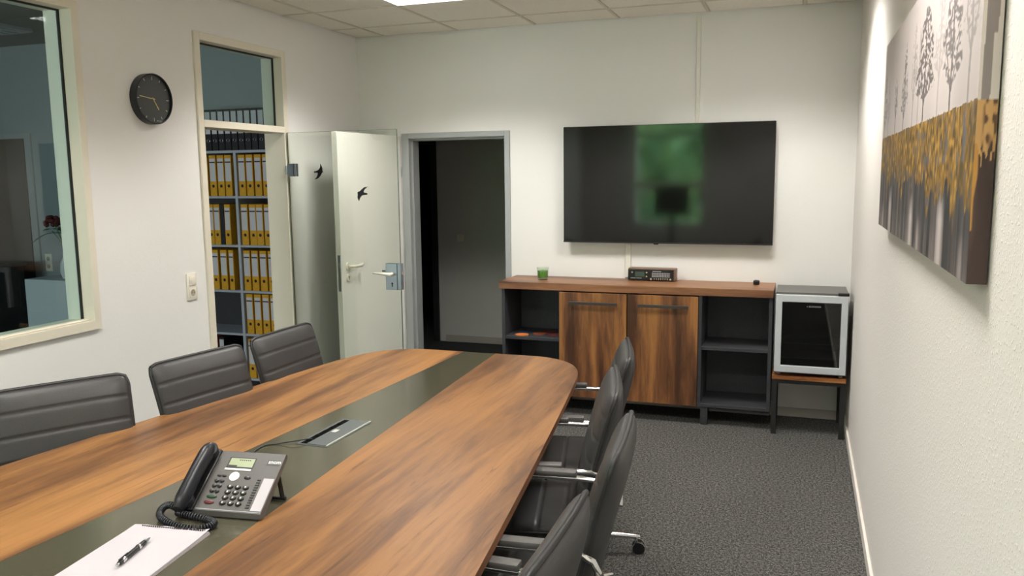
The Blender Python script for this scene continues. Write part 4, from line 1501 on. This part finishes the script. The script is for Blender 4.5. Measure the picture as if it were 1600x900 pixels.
MB().box(-0.92, 0.597, 0.3255, 0.3345, 0.1, BZ[-1]).out('back_panel', M['carcass'], ar, label='back panel coloured dark as bay shade')  # dark board colour carries the shade deep inside the bays

binder_mesh = {}


def binder(x, z, y, w, kind, label, group):
    hgt = 0.318
    key = (round(w, 3), kind)
    if key not in binder_mesh:
        cov = {'y': M['yellow'], 'k': M['binder_black'], 'b': M['binder_black'], 'r': M['binder_red']}[kind]
        a = MB().box(-w/2, w/2, 0.001, 0.285, 0, hgt, 0.002, 1).mesh('cover', cov)
        lz0, lz1 = (0.115, 0.312) if kind == 'y' else (0.13, 0.30)
        lwid = w/2-0.005
        b_ = MB().box(-lwid, lwid, 0.0, 0.001, lz0, lz1 if kind != 'y' else 0.292).mesh('spine_label', M['spine'])
        c = MB().box(-lwid, lwid, -0.0004, 0.0, 0.258, 0.268).mesh('label_print', M['ink'])
        d = MB().lathe([(0, 0.0008), (0.0105, 0.0008), (0.0125, 0), (0, 0)], seg=16).mesh('finger_hole', M['hole'], False, Matrix.Translation((0, 0.001, 0.078)) @ Matrix.Rotation(PI/2, 4, 'X'))
        e = MB().lathe([(0.0105, 0.0012), (0.0125, 0.0022), (0.0145, 0.0012), (0.0145, 0)], seg=18).mesh('finger_ring', M['steel'], True, Matrix.Translation((0, 0.001, 0.078)) @ Matrix.Rotation(PI/2, 4, 'X'))
        binder_mesh[key] = (a, b_, c, d, e)
    a, b_, c, d, e = binder_mesh[key]
    t = thing('ring_binder', label, 'binder', (x, y, z), 0, group)
    link('cover', a, t)
    if kind != 'b':
        s = link('spine_label', b_, t, label='white spine label')
        if kind != 'k':
            link('label_print', c, s)
    link('finger_hole', d, t)
    if kind == 'k':
        link('finger_ring', e, t)
    return t


ORD = ['first', 'second', 'third', 'fourth', 'fifth', 'sixth', 'seventh', 'eighth', 'ninth', 'tenth', 'eleventh', 'twelfth', 'thirteenth', 'fourteenth', 'fifteenth', 'sixteenth', 'seventeenth', 'eighteenth']
ROW = ['top', 'second', 'third', 'fourth', 'bottom']
# black binders standing on top
for k in range(15):
    binder(-4.872+k*0.0615, BZ[5]+0.0205, SY+0.03, 0.055, 'k', 'black binder, %s from the left of those standing on top of the shelf' % ORD[k], 'black binders on top of the shelf')
rows = [
    # (left bay xs relative to the divider, kinds), (right bay xs, kinds)
    ([-0.300, -0.222, -0.147, -0.076], 'yyyy', [0.050, 0.122, 0.198, 0.272, 0.345], 'yyyyy'),
    ([-0.330, -0.268, -0.209, -0.159, -0.108], 'yyyby', [0.052, 0.128, 0.192, 0.264, 0.336], 'yyyyy'),
    ([-0.328, -0.250, -0.168, -0.096], 'yyyy', [0.052, 0.126, 0.204, 0.280, 0.352], 'yyyyy'),
    ([], '', [0.056, 0.132, 0.208, 0.282, 0.354], 'yyyyy'),
    ([-0.300, -0.232], 'rk', [0.054, 0.130, 0.206, 0.282, 0.356], 'yyyyy'),
]
CN = {'y': 'yellow', 'k': 'black', 'b': 'plain black', 'r': 'dark red'}
for ri, (lx, lk_, rx, rk) in enumerate(rows):
    z = BZ[4-ri]
    for bay, xs, ks in (('left', lx, lk_), ('right', rx, rk)):
        for k, (x, kd) in enumerate(zip(xs, ks)):
            w = 0.062
            if bay == 'left' and ri == 2 and k == 3:
                w = 0.046
            if bay == 'left' and ri == 1:
                w = 0.055 if kd == 'y' else 0.040
            if kd == 'k':
                w = 0.05
            binder(-4.49+x, z, SY+0.012, w, kd, '%s binder, %s from the left in the %s row of the shelf\'s %s bay' % (CN[kd], ORD[k], ROW[ri], bay), 'binders in the archive shelf')

# ------------------------------------------------------------------ the office behind the interior window
cw = thing('white_cabinet', 'white low cabinet standing in the office behind the interior window', 'cabinet', (-5.98, -0.82, 0))
MB().box(-0.32, 0.32, -0.18, 0.20, 0.03, 0.918, 0.003, 1).out('body', M['cabinet_white'], cw)
MB().box(-0.315, 0.315, -0.184, -0.1805, 0.07, 0.90, 0.001, 1).out('door', M['cabinet_white'], cw)
MB().box(-0.31, 0.31, -0.165, 0.19, 0.0, 0.03).out('plinth', M['matte_black'], cw)
ds = thing('dark_counter', 'dark brown counter in front of the brown office door', 'counter', (-7.25, -0.72, 0))
MB().box(-0.62, 0.40, -0.20, 0.22, 0.965, 1.0, 0.003, 1).out('counter_top', M['brown'], ds)
MB().box(-0.60, 0.38, -0.14, 0.20, 0.0, 0.965).out('body', M['matte_black'], ds)
MB().box(-0.42, -0.38, -0.19, -0.15, 0.0, 0.965).out('leg', M['handle'], ds, label='pale grey leg')
struct('door_4', MB().box(-7.99, -7.06, YO-0.03, YO-0.001, 0, 2.095), M['brown'])
struct('trim_3', MB().box(-7.06, -6.985, YO-0.02, YO, 0, 2.14).box(-8.06, -7.99, YO-0.02, YO, 0, 2.14).box(-7.99, -7.06, YO-0.02, YO, 2.095, 2.14), M['greyframe'])
pv = thing('flower_vase', 'vase with a dark red bloom and drooping pale leaves on the white office cabinet', 'plant', (-6.00, -0.84, 0.918))
MB().lathe([(0, 0), (0.045, 0), (0.06, 0.05), (0.055, 0.12), (0.03, 0.18), (0.034, 0.20), (0.026, 0.20), (0.02, 0.17), (0, 0.16)], seg=24).out('vase', M['cabinet_white'], pv, True)
MB().tube([(0, 0, 0.15), (-0.03, 0, 0.28), (-0.10, 0, 0.43)], 0.006, 8).tube([(0, 0, 0.15), (-0.05, 0.02, 0.27), (-0.16, 0.02, 0.38)], 0.004, 8).out('stem', M['leaf'], pv, True)
fb = MB()
rs_ = random.Random(3)
for k in range(26):
    a, b_ = rs_.uniform(0, 2*PI), rs_.uniform(-0.6, 1.2)
    c_ = Vector((-0.12+0.055*math.cos(a)*math.cos(b_), 0.055*math.sin(a)*math.cos(b_), 0.455+0.045*math.sin(b_)))
    fb.lathe([(0, -0.02), (0.018, -0.008), (0.02, 0.006), (0.01, 0.018), (0, 0.02)], c_, 8)
fb.out('bloom', M['flower'], pv, True)


def leaf(dx, dy, z, L, w, droop):
    b = MB()
    n = 8
    for i in range(n):
        t0, t1 = i/n, (i+1)/n
        def P(t, s):
            wid = w*math.sin(PI*min(1, t*0.96+0.02))**0.8
            q = Vector((dx, dy, 0)).normalized()
            sd = Vector((-q.y, q.x, 0))
            return Vector((0, 0, z))+q*L*t+Vector((0, 0, 0.10*t-droop*t*t))+sd*s*wid
        b.quad(P(t0, -1), P(t1, -1), P(t1, 0)+Vector((0, 0, -0.004)), P(t0, 0)+Vector((0, 0, -0.004)))
        b.quad(P(t0, 0)+Vector((0, 0, -0.004)), P(t1, 0)+Vector((0, 0, -0.004)), P(t1, 1), P(t0, 1))
    b.out('leaf', M['leaf'], pv, 'all')


for dx, dy, z, L, w, dr in ((-1, 0.1, 0.38, 0.27, 0.04, 0.10), (-1, -0.5, 0.36, 0.25, 0.04, 0.16), (-0.8, 0.6, 0.40, 0.25, 0.035, 0.14), (0.7, -0.4, 0.27, 0.20, 0.03, 0.14), (0.6, 0.6, 0.26, 0.18, 0.03, 0.12)):
    leaf(dx, dy, z, L, w, dr)
ol = thing('office_lamp', 'unlit louvre lamp on the ceiling of the dark office', 'lamp', (-6.50, -0.95, 2.92))
MB().box(-0.30, 0.30, -0.15, 0.15, -0.03, 0.0, 0.004, 1).out('housing', M['greyframe'], ol)
for k in range(6):
    MB().box(-0.27+k*0.1, -0.23+k*0.1, -0.13, 0.13, -0.035, -0.03).out('louvre_blade', M['chrome'], ol)

# ------------------------------------------------------------------ garden outside the rear window (mirrored in the television)
struct('ground', MB().box(-30, 26, -40, YR-0.25, -0.9, -0.8), M['lawn'])


def tree(x, y, hgt, rad, label, seed):
    t = thing('garden_tree', label, 'tree', (x, y, -0.8), 0, 'trees outside the rear window')
    MB().tube([(0, 0, 0), (0.05, 0, hgt*0.4), (0, 0.1, hgt*0.75)], [0.16, 0.12, 0.05], 10).out('trunk', M['bark'], t, True)
    r = random.Random(seed)
    b = MB()
    for k in range(1500):
        a, e = r.uniform(0, 2*PI), math.asin(r.uniform(-1, 1))
        q = r.uniform(0.55, 1.0)
        c = Vector((rad*q*math.cos(a)*math.cos(e), rad*q*math.sin(a)*math.cos(e), hgt*0.55+hgt*0.48*q*math.sin(e)))
        s = r.uniform(0.10, 0.24)
        n = Vector((r.uniform(-1, 1), r.uniform(-1, 1), r.uniform(-0.2, 1))).normalized()
        p = n.orthogonal().normalized()*s
        w_ = n.cross(p)
        b.quad(c-p-w_*0.5, c+p-w_*0.5, c+p*0.8+w_*0.5, c-p*0.8+w_*0.5)
    o = b.out('foliage', M['foliage'], t)
    o['kind'] = 'stuff'


hd = thing('hedge', 'dense green hedge along the far side of the garden', 'hedge', (-2.0, -23.2, -0.8))
r_ = random.Random(9)
hbm = MB()
for k in range(5200):
    c = Vector((r_.uniform(-7.5, 7.5), r_.uniform(-0.7, 0.7), r_.uniform(0.0, 4.2)))
    sz = r_.uniform(0.12, 0.26)
    n = Vector((r_.uniform(-1, 1), r_.uniform(-0.2, 1), r_.uniform(-0.2, 1))).normalized()
    p = n.orthogonal().normalized()*sz
    w_ = n.cross(p)
    hbm.quad(c-p-w_*0.5, c+p-w_*0.5, c+p*0.8+w_*0.5, c-p*0.8+w_*0.5)
ho = hbm.out('foliage', M['foliage'], hd)
ho['kind'] = 'stuff'
MB().tube([(-7.2, 0, 0.3), (7.2, 0, 0.3)], 0.05, 6).out('branch', M['bark'], hd)

for x, y, hh, rr, sd, lb_ in ((-6.4, -14.0, 7.0, 2.0, 1, 'leafy garden tree left of the rear window view'), (-2.1, -13.2, 7.5, 2.15, 2, 'leafy garden tree straight behind the rear window'),
                              (2.2, -14.0, 6.5, 2.0, 3, 'leafy garden tree right of the rear window view'), (-4.4, -18.4, 9.0, 2.1, 4, 'farther leafy tree between two garden trees'),
                              (0.1, -18.8, 9.0, 2.2, 5, 'farthest leafy tree behind the garden')):
    tree(x, y, hh, rr, lb_, sd)
